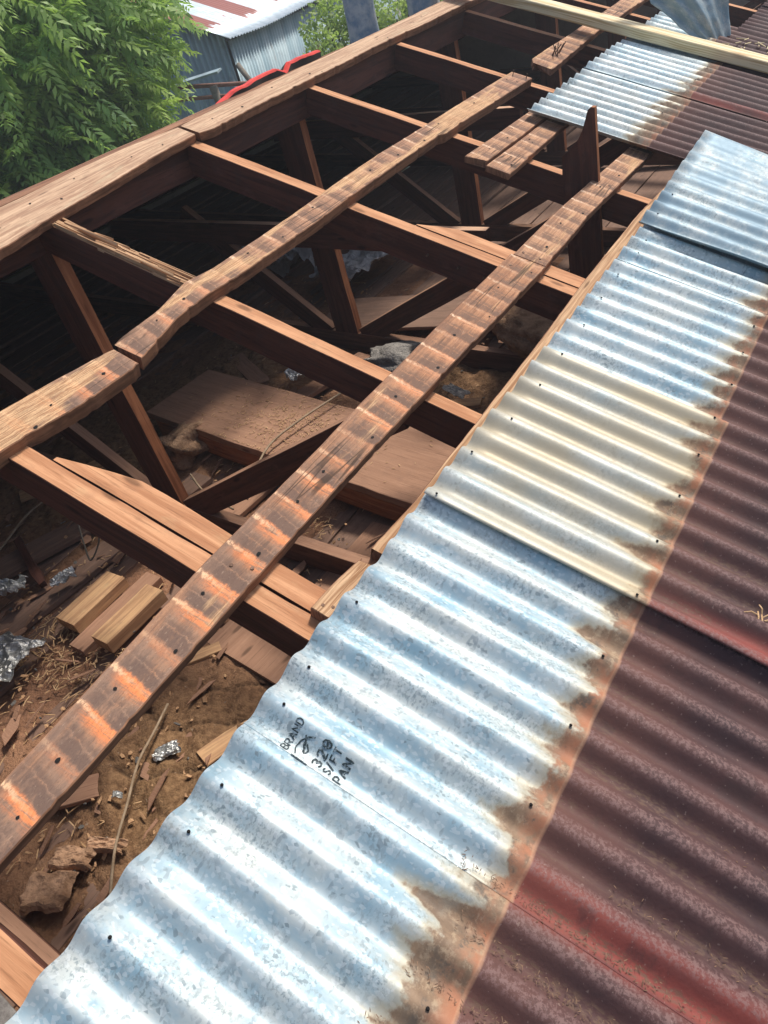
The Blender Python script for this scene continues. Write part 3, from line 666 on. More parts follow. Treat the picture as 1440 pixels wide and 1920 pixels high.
# splintered strip on the second truss's rafter
mb = MB(); rr = random.Random(12)
for k in range(110):
    v = rr.uniform(-1.64, -1.16); L_ = rr.uniform(.06, .24); u = 1.132+rr.uniform(-.018, .022); h = HR+rr.uniform(.000, .013)
    v2 = min(v+L_, -1.10); w = rr.uniform(.0012, .0040)
    P = [RP(u-w, v, h), RP(u+w, v, h), RP(u+w*.4+rr.uniform(-.003, .003), v2, h+rr.uniform(-.004, .006)), RP(u-w*.4, v2, h)]
    b = [mb.vert(p, (q, w2, k)) for p, q, w2 in zip(P, (v, v, v2, v2), (u, u+.01, u+.01, u))]
    c = [mb.vert(Vector(p)-NV*.006, (q, w2, k)) for p, q, w2 in zip(P, (v, v, v2, v2), (u, u+.01, u+.01, u))]
    mb.face(b); mb.face(c[::-1])
    for i in range(4): mb.face((b[i], c[i], c[(i+1) % 4], b[(i+1) % 4]))
sp = mb.build('splintered_top', M_splint, parent=frames[1.132]); sp['kind'] = 'stuff'; weld(sp)
# knot on the middle rafter, nails on its side
mb = MB()
for k, (v, dz) in enumerate(((-.80, .05), (-.70, .052), (-.62, .055))):
    c = RP(1.7085, v, HR-.045); mb.tube([c+Vector((0, .004, 0)), c+Vector((.004, -.012, .002))], .0028, 6)
mb.build('bent_nail', M_nail, parent=frames[1.732])['kind'] = 'stuff'
# torn upright plank beside the third truss
mb = MB()
prof = []
zt = [(-.985, -.72), (-.980, -.660), (-.960, -.645), (-.940, -.630), (-.922, -.610), (-.908, -.585), (-.897, -.555), (-.890, -.535), (-.880, -.528), (-.868, -.530)]
Y0, Y1 = 2.328, 2.346
bot = -1.42
fr_ = [mb.vert(WP(x, Y0, z), (z, x, 0)) for x, z in zt]; ba = [mb.vert(WP(x, Y1, z), (z, x, .02)) for x, z in zt]
f0 = [mb.vert(WP(x, Y0, bot), (bot, x, 0)) for x, z in zt]; b0 = [mb.vert(WP(x, Y1, bot), (bot, x, .02)) for x, z in zt]
nz = len(zt)
for i in range(nz-1):
    mb.face((f0[i], f0[i+1], fr_[i+1], fr_[i])); mb.face((b0[i+1], b0[i], ba[i], ba[i+1])); mb.face((fr_[i], fr_[i+1], ba[i+1], ba[i]), 1)
mb.face((f0[-1], b0[-1], ba[-1], fr_[-1]), 1); mb.face((b0[0], f0[0], fr_[0], ba[0]), 1); mb.face(f0[::-1]+b0)  # edges coloured lighter than the face, for the light catching them
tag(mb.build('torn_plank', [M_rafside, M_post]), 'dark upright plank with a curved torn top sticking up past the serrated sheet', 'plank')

# ------------------------------------------------------------------ new yellow timber
mb = MB()
plank(mb, RP(3.66, -1.95, .066), RP(3.752, .55, .069), (0, 1, 0), .088, .040, seg=.1, seed=71, jit=.0003, ch=.003)
def mnew():
    m = NT('fresh_pine_rings'); L = m.loc(); x, y, z = m.sep(L)
    wv = m.M('MULTIPLY_ADD', m.noise(m.comb(m.M('MULTIPLY', x, 1.6), 0.0, 0.0), 1.0, 2), .05, 0.0)
    gl = m.noise(m.comb(m.M('MULTIPLY', x, .25), m.M('MULTIPLY', m.M('ADD', y, wv), 95), m.M('MULTIPLY', m.M('ADD', z, wv), 150)), 1.0, 2, .4)
    n1 = m.noise(m.comb(m.M('MULTIPLY', x, 5), m.M('MULTIPLY', y, 220), m.M('MULTIPLY', z, 220)), 1, 3)
    c = m.mix(m.ss(.44, .58, gl), (.80, .68, .43), (.56, .41, .20)); c = m.mix(m.M('MULTIPLY', m.ss(.5, .7, n1), .2), c, (.50, .34, .17))
    kn = m.vor(m.comb(m.M('MULTIPLY', x, 2.6), m.M('MULTIPLY', y, 9), m.M('MULTIPLY', z, 9)), 1.0)
    c = m.mix(m.M('MULTIPLY', m.ss(.16, .04, kn), .8), c, (.38, .20, .08))
    m.bump(n1, .2, .001); return m.fin(c, .65, 0, .3)
tag(mb.build('new_timber', mnew()), 'long new pale yellow timber lying down the slope across the sheets', 'timber')

# ------------------------------------------------------------------ far slope sheets, red lifted edge
def far_sheet(y0, y1, seed, label, m):
    mb = MB(); nu = int((y1-y0)/PIT*10); nv = 8
    for i in range(nu+1):
        for j in range(nv+1):
            y = y0+(y1-y0)*i/nu; s_ = .06+3.35*j/nv
            mb.vert(FP(y, s_, -.022+.009*math.cos(2*math.pi*(y-U0)/PIT)+.005*(1-i/nu)), (y, s_, 0))
    for i in range(nu):
        for j in range(nv):
            a0 = i*(nv+1)+j; mb.face((a0, a0+nv+1, a0+nv+2, a0+1))
    o = mb.build('roof_sheet', m, smooth=True); tag(o, label, 'roof sheet', 'sheets on the hidden far slope')
    sm = o.modifiers.new('thickness', 'SOLIDIFY'); sm.thickness = .0014
for k in range(17): far_sheet(-1.25+k*CW, -1.25+k*CW+.58, k, 'maroon corrugated sheet on the far side of the ridge', mR)
M_red = flat_mat('bright_red_paint', (.80, .06, .035), (.62, .04, .03), sc=14, rough=.5, bump=.2)
M_blk = flat_mat('painted_gap_shade', (.03, .028, .026), (.05, .045, .04))  # near-black stands in for the shade in the gap below the flashing
mb = MB()
red = [(2.02, -.352, 0.0), (2.10, -.328, .000), (2.21, -.305, .012), (2.34, -.298, .016), (2.46, -.295, .014), (2.515, -.318, .004), (2.525, -.312, .018), (2.56, -.294, .016), (2.66, -.293, .010), (2.76, -.297, .004)]
rings = []
pts = []
for i in range(60):
    y = 2.02+(2.76-2.02)*i/59; z = .006+np.interp(y, [q[0] for q in red], [q[1] for q in red])+.003*(float(vnoise(y*45, 1, 3))-.5)+.001*math.sin(y*60)
    pts.append((y, z))
ids = []
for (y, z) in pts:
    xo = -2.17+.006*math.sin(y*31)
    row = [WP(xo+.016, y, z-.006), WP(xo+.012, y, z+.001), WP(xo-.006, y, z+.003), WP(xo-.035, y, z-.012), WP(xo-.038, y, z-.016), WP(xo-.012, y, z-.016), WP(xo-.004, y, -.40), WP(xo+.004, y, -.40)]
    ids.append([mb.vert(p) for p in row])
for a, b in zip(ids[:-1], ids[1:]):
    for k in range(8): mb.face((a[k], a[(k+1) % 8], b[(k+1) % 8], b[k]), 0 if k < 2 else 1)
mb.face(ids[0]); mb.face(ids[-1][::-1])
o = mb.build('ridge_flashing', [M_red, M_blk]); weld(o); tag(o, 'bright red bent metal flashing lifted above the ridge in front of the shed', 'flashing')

# ------------------------------------------------------------------ ceiling and house walls
def ceil_z(x): return -1.452-.07*(x+2)
mb = MB(); rr = random.Random(5)
x = -5.2
while x < 1.6:
    w = rr.choice((.10, .12, .14, .14, .19)); 
    if x < -3.7 or x > -.4 or True:
        dz = rr.uniform(-.004, .010)
        plank(mb, WP(x+w/2, -1.5, ceil_z(x+w/2)+dz), WP(x+w/2, 7.6, ceil_z(x+w/2)+dz+rr.uniform(-.006, .006)), (1, 0, 0), w-.004, .018, seg=.25, seed=int(x*50)+500, jit=.002)
    x += w
ce = mb.build('ceiling', M_ceil); tag(ce, kind='structure')
M_wall = flat_mat('cream_block_wall', (.50, .44, .34), (.42, .36, .28), sc=3)
hw = empty('house_walls', WP(-1.8, 3, -GZ), 'rendered walls of the house carrying the opened roof', 'house')
for nm, c, sz in (('wall', (-5.19, 3.05, -2.60), (.12, 9.1, 2.80)), ('wall', (1.62, 3.05, -2.86), (.15, 9.1, 2.22)), ('wall', (-1.71, -1.5+.075, -2.86), (6.5, .15, 2.22)), ('wall', (-1.71, 7.6-.075, -2.86), (6.5, .15, 2.22))):
    mb = MB(); mb.box(WP(*c), sz); mb.build(nm, M_wall, parent=hw)
for yg in (-1.42, 7.45):
    mb = MB(); pf = [(-5.13, -1.74), (1.54, -1.74), (1.54, -1.72), (-2.0, -.42), (-5.13, -1.16)]
    a_ = [mb.vert(WP(x, yg, z)) for x, z in pf]; b_ = [mb.vert(WP(x, yg+.08, z)) for x, z in pf]
    mb.face(a_); mb.face(b_[::-1])
    for i in range(5): mb.face((a_[i], b_[i], b_[(i+1) % 5], a_[(i+1) % 5]))
    weld(mb.build('gable', M_wall, parent=hw))

# debris carpet on the ceiling (dust, insulation, torn kraft paper)
def debris():
    x0, x1, y0, y1 = -3.9, -.45, -.75, 3.5; st = .010
    nx = int((x1-x0)/st); ny = int((y1-y0)/st)
    X, Y = np.meshgrid(np.linspace(x0, x1, nx+1), np.linspace(y0, y1, ny+1), indexing='ij')
    big = fbm(X*2.1, Y*2.1, 3, 3); med = fbm(X*7, Y*7, 5, 4); fine = fbm(X*28, Y*28, 8, 3)
    # where insulation lies thick
    def blob(cx, cy, rx, ry): return np.exp(-(((X-cx)/rx)**2+((Y-cy)/ry)**2))
    ins = blob(-1.25, .33, .42, .42)*1.0+blob(-2.6, 1.6, .5, .45)*.8+blob(-1.5, 2.2, .45, .30)*.8+blob(-2.6, 1.05, .45, .35)*.6+blob(-3.2, .9, .5, .5)*.4+blob(-2.5, 2.3, .5, .5)*.45
    ins = np.clip(ins*1.3*(.45+1.0*big)-.15, 0, 1)
    plankmask = smooth(.0, .02, (np.abs(((X+5.0) % .31)-.155)-.05))      # lower/higher ceiling boards
    h = -.004+.010*plankmask*(1-ins)+ins*(.028+.026*(med-.35)+.016*fine)+.018*np.clip(med-.5, 0, 1)*3+.005*fine-.006
    # cracked paper flap near the sheet edge
    flap = smooth(.06, -.02, ((X+1.28)/.26)**4+((Y-.56)/.27)**4-1+.3*(med-.5))
    crack = np.abs(((Y*.9-X*.25+.03*np.sin(X*17)+.05*fbm(X*6, Y*6, 2)) % .125)-.06)
    h = h*(1-flap)+flap*(.036+.008*med-.012*smooth(.006, .0015, crack))
    chan = smooth(.012, .0, np.abs((X+1.30)+.55*(Y-.30)+.05*(fbm(Y*6+9, Y*0, 4)-.5)*2)-.004)*smooth(.3, .25, Y)*0
    # waves in the batt
    h += ins*.008*np.sin((X*.9+Y*.7)*46+9*med+5*big)+ins*.014*(fbm(X*16, Y*16, 31, 4)-.5)
    Z = (-1.452-.07*(X+2))+h
    me = bpy.data.meshes.new('insulation_debris')
    V = np.stack([X, Y, Z+GZ], -1).reshape(-1, 3)
    loc = np.array([-2, 1.5, GZ-1.5])
    idx = np.arange((nx+1)*(ny+1)).reshape(nx+1, ny+1)
    F = np.stack([idx[:-1, :-1], idx[1:, :-1], idx[1:, 1:], idx[:-1, 1:]], -1).reshape(-1, 4)
    me.from_pydata((V-loc).tolist(), [], F.tolist())
    at = me.attributes.new('loc', 'FLOAT_VECTOR', 'POINT'); at.data.foreach_set('vector', V.astype(np.float32).ravel())
    a2 = me.attributes.new('ins', 'FLOAT', 'POINT'); a2.data.foreach_set('value', ins.astype(np.float32).ravel())
    a3 = me.attributes.new('crk', 'FLOAT', 'POINT'); a3.data.foreach_set('value', (flap*smooth(.006, .002, crack)).astype(np.float32).ravel())
    me.polygons.foreach_set('use_smooth', np.ones(len(F), dtype=bool))
    m = NT('dusty_debris'); L = m.loc()
    i_ = m.n('ShaderNodeAttribute', attribute_name='ins').outputs['Fac']; ck = m.n('ShaderNodeAttribute', attribute_name='crk').outputs['Fac']
    n1 = m.noise(L, 7, 6, .65); n2 = m.noise(L, 48, 5, .7); n3 = m.noise(m.scale(L, (9, 2.5, 9)), 3, 4)
    dust = m.mix(m.ss(.35, .65, n1), (.25, .128, .075), (.38, .20, .115)); dust = m.mix(m.M('MULTIPLY', m.ss(.48, .62, n2), .45), dust, (.15, .085, .055))
    wool = m.mix(m.ss(.3, .7, n2), (.36, .215, .11), (.15, .08, .04)); wool = m.mix(m.M('MULTIPLY', m.ss(.6, .75, n1), .5), wool, (.45, .36, .26))
    c = m.mix(i_, dust, wool); c = m.mix(m.M('MULTIPLY', ck, .7), c, (.05, .032, .022))
    sp_ = m.ss(.70, .75, m.noise(L, 90, 2)); c = m.mix(m.M('MULTIPLY', sp_, .5), c, (.5, .40, .30))
    m.bump(m.M('ADD', n2, m.M('MULTIPLY', m.noise(m.scale(L, (1, .5, 1)), 170, 4, .7), .8)), 1.0, .010); m.fin(c, .95, 0, .1)
    me.materials.append(m.mat)
    o = bpy.data.objects.new('insulation_debris', me); COL.objects.link(o); o.location = loc; tag(o, 'brown dust, insulation wool and torn paper covering the attic ceiling', 'debris', kind='stuff')
debris()

# loose boards, offcuts and rubbish lying on the ceiling
def free(name, P0, P1, w, t, mat, label, cat, wdir=None, group=None, **kw):
    mb = MB(); P0 = Vector(P0); P1 = Vector(P1)
    A = (P1-P0).normalized(); wd = Vector(wdir) if wdir else A.cross(Vector((0, 0, 1)))
    plank(mb, P0, P1, wd, w, t, **kw); return tag(mb.build(name, mat), label, cat, group)
cz = lambda x: ceil_z(x)
free('wide_plank', WP(-2.50, 1.67, -1.275), WP(-.60, 1.50, -1.40), .36, .030, [M_panel], 'wide dusty plank strewn with needles lying across the attic', 'plank', wdir=(0, 1, 0), seed=81, seg=.06, jit=.002)
free('joist_offcut', WP(-2.46, 1.500, -1.306), WP(-.58, 1.335, -1.432), .034, .075, [M_post], 'reddish joist on edge carrying the front of the wide dusty plank', 'joist', wdir=(0, 1, 0), seed=82)
free('timber_offcut', WP(-1.965, .575, -1.385), WP(-1.965, .79, -1.385), .095, .040, [M_scrap], 'pale cut timber block in the attic, left of two', 'offcut', seed=83, seg=.03)
free('timber_offcut', WP(-1.79, .570, -1.395), WP(-1.785, .80, -1.393), .080, .045, [M_scrap], 'pale cut timber block in the attic, right of two', 'offcut', seed=84, seg=.03)
free('timber_offcut', WP(-1.88, .53, -1.425), WP(-1.875, .86, -1.422), .075, .030, [M_panel], 'dusty flat timber strip lying between and under the two cut blocks', 'offcut', seed=85, seg=.03)
free('dark_splinter', WP(-2.50, .77, -1.345), WP(-2.19, .655, -1.375), .030, .022, [M_rafside], 'dark pointed wood splinter lying loose among the dust', 'splinter', seed=86, seg=.03, rag=(.04, .01), jit=.004)
free('loose_plank', WP(-2.62, .25, -1.375), WP(-2.30, 1.05, -1.39), .13, .020, [M_ceil], 'dusty loose plank on the attic floor at the left', 'plank', seed=87)
free('loose_plank', WP(-2.20, .45, -1.415), WP(-2.12, 1.35, -1.42), .12, .020, [M_ceil], 'dusty plank left of the pale cut blocks', 'plank', seed=88)
free('loose_plank', WP(-1.62, .45, -1.452), WP(-1.60, .99, -1.455), .15, .018, [M_panel], 'light brown plank right of the pale cut blocks', 'plank', seed=89)
free('loose_plank', WP(-1.30, 1.00, -1.475), WP(-1.28, 1.36, -1.475), .10, .022, [M_panel], 'short plank behind the foreground truss, left of two', 'plank', seed=90)
free('loose_plank', WP(-1.08, 1.00, -1.49), WP(-1.06, 1.36, -1.49), .075, .030, [M_panel], 'narrow raised plank behind the foreground truss, right of two', 'plank', seed=91)
free('loose_plank', WP(-1.33, .70, -1.445), WP(-1.30, .95, -1.445), .34, .012, [M_panel], 'square sheet of dusty board in front of the foreground truss chord', 'board', seed=92)
free('loose_plank', WP(-2.35, 2.55, -1.36), WP(-1.35, 2.80, -1.40), .34, .016, [M_ceil], 'grey dusty wide board deep in the attic beside the king post', 'board', wdir=(0, 1, 0), seed=93)
free('loose_plank', WP(-1.30, 2.60, -1.40), WP(-.95, 2.30, -1.42), .20, .02, [M_ceil], 'brown board under the rolled insulation batt', 'board', seed=94)
free('loose_plank', WP(-2.05, 1.92, -1.40), WP(-1.95, 2.28, -1.40), .09, .02, [M_panel], 'short brown board behind the wide dusty plank', 'board', seed=95)
free('loose_plank', WP(-2.34, -.10, -1.415), WP(-2.30, .60, -1.42), .15, .020, [M_panel], 'broad dusty plank under the silver foil at the left edge', 'plank', seed=97)
free('loose_plank', WP(-1.66, -.15, -1.450), WP(-1.63, .50, -1.452), .12, .018, [M_panel], 'dusty plank beneath the long foreground batten', 'plank', seed=98)
free('loose_plank', WP(-2.05, -.10, -1.432), WP(-2.03, .50, -1.434), .10, .016, [M_ceil], 'narrow dusty plank below the pale cut blocks', 'plank', seed=99)
free('loose_plank', WP(-1.86, 1.18, -1.438), WP(-1.84, 1.50, -1.44), .11, .018, [M_panel], 'dusty board at the foot of the second truss post', 'board', seed=103)
fb = (((-2.75, .95), (-2.55, 1.30), .09, 'short fallen board in the shade behind the foreground rafter, left of the cable'),
      ((-2.45, 1.02), (-2.15, 1.16), .05, 'thin fallen lath lying crosswise behind the foreground rafter'),
      ((-1.52, .62), (-1.30, .93), .04, 'thin lath on the insulation just below the foreground rafter'),
      ((-1.62, .08), (-1.44, .26), .07, 'small flat slab beside the long foreground batten, near the clods'),
      ((-1.24, .42), (-1.16, .62), .06, 'small flat slab against the wavy edge of the blue-white sheet'),
      ((-2.30, 1.95), (-2.62, 2.12), .08, 'dusty board end behind the left end of the wide plank'),
      ((-1.55, 1.98), (-1.28, 2.10), .05, 'thin lath in the gap behind the second truss, beside the pale card'))
for q, (a, b, w_, lb) in enumerate(fb): free('fallen_board', WP(a[0], a[1], ceil_z(a[0])+.050), WP(b[0], b[1], ceil_z(b[0])+.042), w_, .014, [M_panel if q % 2 else M_scrap], lb, 'board', seed=140+q, seg=.02, rag=(.012, .015), jit=.003)
# cement board at the lower left corner
mb = MB(); plank(mb, WP(-2.0, -.38, -1.30), WP(-.8, -.38, -1.36), (0, 1, 0), .46, .012, seg=.1, seed=96, jit=.003)
tag(mb.build('cement_board', M_cement), 'speckled grey cement board at the lower left corner', 'board')

def chunk(name, c, size, mat, label, cat, seed, rotz):
    mb = MB(); r = random.Random(seed); R3 = Matrix.Rotation(rotz, 3, 'Z'); nx, ny = 22, 16; ids = []
    for i in range(nx+1):
        row = []
        for j in range(ny+1):
            a = i/nx-.5; b = j/ny-.5; e = max(abs(a), abs(b))*2
            q = Vector((a*size[0]*(1+.25*(float(vnoise(b*6, seed, 3))-.5)), b*size[1]*(1+.3*(float(vnoise(a*6, seed, 5))-.5)), size[2]*(1-max(0, e-.80)*5*.9)+.016*(float(fbm(a*5+seed, b*5, seed, 4))-.5)))
            row.append(mb.vert(Vector(c)+R3 @ q, q))
        ids.append(row)
    for i in range(nx):
        for j in range(ny): mb.face((ids[i][j], ids[i+1][j], ids[i+1][j+1], ids[i][j+1]))
    return tag(mb.build(name, mat), label, cat)
def lump(name, c, size, mat, label, cat, seed, rough=.35, n=20, rotz=0.0, group=None, rfreq=2.2, flat=True):
    mb = MB(); R3 = Matrix.Rotation(rotz, 3, 'Z'); ids = []
    for i in range(n+1):
        th = math.pi*i/n; row = []
        for j in range(2*n):
            ph = 2*math.pi*j/(2*n); d = Vector((math.sin(th)*math.cos(ph), math.sin(th)*math.sin(ph), math.cos(th)))
            f = 1+rough*((float(fbm(d.x*rfreq+7+seed, d.y*rfreq+d.z*rfreq*1.3+3, seed, 4))-.5)*2)
            sx = Vector((math.copysign(abs(d.x)**.7, d.x)*size[0]/2, math.copysign(abs(d.y)**.7, d.y)*size[1]/2, math.copysign(abs(d.z)**.8, d.z)*size[2]/2))*f
            row.append(mb.vert(Vector(c)+R3 @ sx, sx))
        ids.append(row)
    for i in range(n):
        for j in range(2*n): mb.face((ids[i][j], ids[i+1][j], ids[i+1][(j+1) % (2*n)], ids[i][(j+1) % (2*n)]))
    return tag(mb.build(name, mat, smooth=True), label, cat, group)
def crumple(name, c, w, l, mat, label, seed, hgt=.05, rot=0.0, n=44, cat='foil', freq=3.0, tilt=0.0, group=None):
    mb = MB(); ids = []
    R3 = Matrix.Rotation(rot, 3, 'Z') @ Matrix.Rotation(tilt, 3, 'X')
    for i in range(n+1):
        row = []
        for j in range(n+1):
            a = (i/n-.5)*w; b = (j/n-.5)*l
            e = 1+.28*(float(vnoise(i/n*5, j/n*5, seed))-.5)
            rdg = abs(float(fbm(i/n*freq, j/n*freq, seed+2, 4))-.5)*2; rd2 = abs(float(vnoise(i/n*freq*3.1, j/n*freq*3.1, seed+5))-.5)
            q = Vector((a*e, b*e, hgt*(1-rdg*1.8)+hgt*.5*rd2+hgt*.5*float(vnoise(i/n*2, j/n*2, seed+7))))
            row.append(mb.vert(Vector(c)+R3 @ q, q))
        ids.append(row)
    for i in range(n):
        for j in range(n): mb.face((ids[i][j], ids[i+1][j], ids[i+1][j+1], ids[i][j+1]))
    o = mb.build(name, mat); tag(o, label, cat, group); sm = o.modifiers.new('thickness', 'SOLIDIFY'); sm.thickness = .0012; return o
crumple('foil_scrap', WP(-2.27, .575, -1.37), .16, .085, M_foil, 'silver crumpled foil lying near the left edge, upper of two', 1, .035, .5)
crumple('foil_scrap', WP(-2.03, .385, -1.40), .20, .15, M_foil, 'silver crumpled foil lying near the left edge, lower of two', 2, .035, .3, freq=2.2)
crumple('foil_scrap', WP(-2.13, .70, -1.385), .08, .05, M_foil, 'small shiny foil twist above the pale cut blocks', 3, .02, 1.2)
crumple('foil_scrap', WP(-1.335, .40, -1.452), .07, .035, M_foil, 'leaf shaped silver scrap in the insulation beside the cable', 4, .012, .9, n=16)
crumple('foil_scrap', WP(-1.36, .255, -1.445), .03, .015, M_foil, 'tiny silver scrap in the foreground insulation', 5, .008, .3, n=10)
crumple('foil_scrap', WP(-2.05, 1.98, -1.36), .16, .09, M_foil, 'shiny foil scrap behind the wide dusty plank', 6, .03, .2)
crumple('foil_sheet', WP(-3.05, 3.12, -1.36), .55, .42, M_sheetfoil, 'dark crumpled foil sheet deep in the attic left of the king post', 7, .12, .3, cat='foil', freq=4)
crumple('foil_sheet', WP(-2.45, 3.05, -1.36), .36, .50, M_sheetfoil, 'grey insulation sheet standing behind the king post', 8, .08, -.2, cat='insulation', freq=2)
crumple('paper_scrap', WP(-1.34, 2.02, -1.38), .13, .05, M_greyfib, 'pale scrap of card in the gap beside the beige sheet', 9, .01, -.4, cat='scrap', n=14)
lump('insulation_tuft', WP(-1.72, 2.20, -1.385), (.30, .22, .12), M_greyfib, 'grey tuft of fibreglass between the rafters', 'insulation', 21, .5)
lump('insulation_roll', WP(-1.20, 2.44, -1.34), (.40, .22, .16), M_fibre, 'rolled brown fibreglass batt under the light blue sheet', 'insulation', 22, .35, rotz=-.5, n=26)
lump('insulation_tuft', WP(-2.25, 1.42, -1.36), (.14, .20, .14), M_fibre, 'ragged brown tuft at the left end of the wide dusty plank', 'insulation', 23, .7)
chunk('dirt_clod', WP(-1.335, .018, -1.452), (.115, .085, .022), M_chunk, 'square brown clod beside the lower left truss', 'clod', 24, .5)
chunk('dirt_clod', WP(-1.345, .095, -1.454), (.110, .055, .020), M_chunk, 'long brown clod, second from the lower left truss', 'clod', 25, .45)
chunk('dirt_clod', WP(-1.295, .155, -1.456), (.100, .035, .016), M_chunk, 'narrow brown clod beside the cable', 'clod', 26, .4)
def cable(pts, r, label, mat=M_cable):
    P = [WP(*p) for p in pts]; out = []
    for i in range(len(P)-1):
        p0 = P[max(i-1, 0)]; p1 = P[i]; p2 = P[i+1]; p3 = P[min(i+2, len(P)-1)]
        for k in range(8):
            t = k/8; out.append(.5*((2*p1)+(p2-p0)*t+(2*p0-5*p1+4*p2-p3)*t*t+(3*p1-p0-3*p2+p3)*t**3))
    out.append(P[-1]); mb = MB(); mb.tube(out, r, 7); return tag(mb.build('cable', mat, smooth=True), label, 'cable')
cable([(-2.50, .55, -1.37), (-2.52, .70, -1.36), (-2.585, .88, -1.35), (-2.60, 1.02, -1.36)], .0045, 'pale cable curving across the attic floor at the left edge')
cable([(-1.42, .50, -1.42), (-1.385, .42, -1.415), (-1.35, .335, -1.41), (-1.30, .25, -1.42), (-1.255, .16, -1.44), (-1.19, .07, -1.47)], .0036, 'pale cable running down through the foreground insulation')
cable([(-1.76, 1.24, -1.38), (-1.76, 1.33, -1.31), (-1.79, 1.46, -1.295), (-1.765, 1.62, -1.29), (-1.72, 1.82, -1.295)], .0042, 'brown cable lying over the wide dusty plank')
cable([(-1.80, 1.20, -1.40), (-1.95, 1.22, -1.37), (-2.08, 1.28, -1.36)], .004, 'cable end beside the foot of the king post')
M_wire = flat_mat('grey_wire', (.18, .16, .13), (.10, .09, .07))
wr = cable([(-2.16, .86, -1.25), (-2.13, .82, -1.33), (-2.10, .80, -1.37), (-2.07, .85, -1.31), (-2.09, .89, -1.24)], .003, 'looped grey wire hanging by the foreground rafter', M_wire)

def flakes(n, seed):
    mb = MB(); r = random.Random(seed)
    for k in range(n):
        x = r.choice((r.uniform(-2.7, -1.1), r.gauss(-1.4, .15), r.gauss(-2.3, .3))); y = r.choice((r.uniform(0, 1.1), r.uniform(1.1, 2.9), r.gauss(.35, .2))); c = WP(x, y, ceil_z(x)+r.uniform(.02, .05)); a = r.uniform(0, 3.14)
        big_ = r.random() < .18; sx, sy = (r.uniform(.02, .055), r.uniform(.006, .016)) if big_ else (r.uniform(.003, .014), r.uniform(.002, .007)); a = r.gauss(1.57, .35) if big_ else a; Rr = Matrix.Rotation(a, 3, 'Z') @ Matrix.Rotation(r.uniform(-.5, .5), 3, 'X') @ Matrix.Rotation(r.uniform(-.4, .4), 3, 'Y')
        P = [Rr @ Vector((sx*p*r.uniform(.7, 1.1), sy*q*r.uniform(.6, 1.2), 0)) for p, q in ((-1, -1), (.2, -1.1), (1, -.3), (.8, 1), (-.6, .9))]
        lc = [(k*.31+p.x*6, p.y*6, 0) for p in P]; m_ = 2 if big_ else (0 if r.random() < .8 else 1)
        t = [mb.vert(c+p, l) for p, l in zip(P, lc)]; b = [mb.vert(c+p+Rr @ Vector((0, 0, -.003)), l) for p, l in zip(P, lc)]
        mb.face(t, m_); mb.face(b[::-1], m_)
        for i in range(5): mb.face((t[i], b[i], b[(i+1) % 5], t[(i+1) % 5]), m_)
    tag(mb.build('wood_chips', [M_scrap, M_greyfib, M_panel]), 'small wood chips and paper flakes scattered over the attic ceiling', 'chips', kind='stuff')
flakes(900, 9)
# needle litter (uncountable)
def litter(name, spots, label, mat, seed):
    mb = MB(); r = random.Random(seed)
    for (fn, n, L0, L1, rad_) in spots:
        for k in range(n):
            p, nrm = fn(r); a = r.uniform(0, 2*math.pi); t1 = nrm.orthogonal().normalized(); t2 = nrm.cross(t1)
            d = t1*math.cos(a)+t2*math.sin(a); L_ = r.uniform(L0, L1); w = d.cross(nrm)*rad_
            q = [p-d*L_/2-w, p-d*L_/2+w, p+nrm*L_*.08+w*1.2, p+nrm*L_*.08-w*1.2, p+d*L_/2+w*.5+nrm*r.uniform(0, .12)*L_, p+d*L_/2-w*.5+nrm*r.uniform(0, .12)*L_]
            q = [x+nrm*rad_ for x in q]; lc = (k*.13 % 7, k*.07 % 3, k*.01)
            b = [mb.vert(x, lc) for x in q]; c = [mb.vert(x-nrm*rad_*1.2, lc) for x in q]
            mb.face((b[0], b[1], b[2], b[3])); mb.face((b[3], b[2], b[4], b[5]))
            mb.face((b[0], b[3], c[3], c[0])); mb.face((b[3], b[5], c[5], c[3])); mb.face((b[1], c[1], c[2], b[2])); mb.face((b[2], c[2], c[4], b[4]))
    o = mb.build(name, mat); tag(o, label, 'litter', kind='stuff')
def on_plank(cx, sx, cy, sy):
    def f(r):
        x = r.gauss(cx, sx); y = r.gauss(cy, sy)
        x = min(max(x, -2.45), -.7); yc = 1.67-(x+2.5)*.0895
        y = min(max(y, yc-.17), yc+.17); z = -1.275-(x+2.5)*.0658
        return WP(x, y, z+.002), Vector((.06, 0, 1)).normalized()
    return f
def on_ceil(x0, x1, y0, y1, dz=.012):
    def f(r):
        x = r.uniform(x0, x1); y = r.uniform(y0, y1); return WP(x, y, ceil_z(x)+dz+r.uniform(0, .012)), Vector((0, 0, 1))
    return f
litter('needle_litter', [(on_plank(-1.85, .20, 1.62, .10), 520, .007, .020, .0008), (on_plank(-1.65, .12, 1.52, .06), 260, .008, .020, .0009),
        (on_ceil(-2.1, -1.7, .40, .60), 260, .012, .04, .0012), (on_ceil(-2.4, -1.3, .0, .5, .02), 260, .01, .045, .0012), (on_ceil(-1.75, -1.45, 1.12, 1.35), 150, .01, .03, .0012),
        (on_ceil(-2.3, -1.2, .6, 1.1, .02), 200, .01, .03, .0011), (on_ceil(-2.9, -1.0, 1.2, 3.0), 300, .01, .04, .0013)], 'dry needles and straw strewn over the attic boards', M_straw, 7)
def in_trough(k, v0, v1, sp=.012):
    def f(r):
        v = r.uniform(v0, v1); u = U0+(k+.5)*PIT+r.gauss(-.004, sp*.5)
        return RP(u, v, .0035+.006*((u-U0-(k+.5)*PIT)/.02)**2+.004), NV
    return f
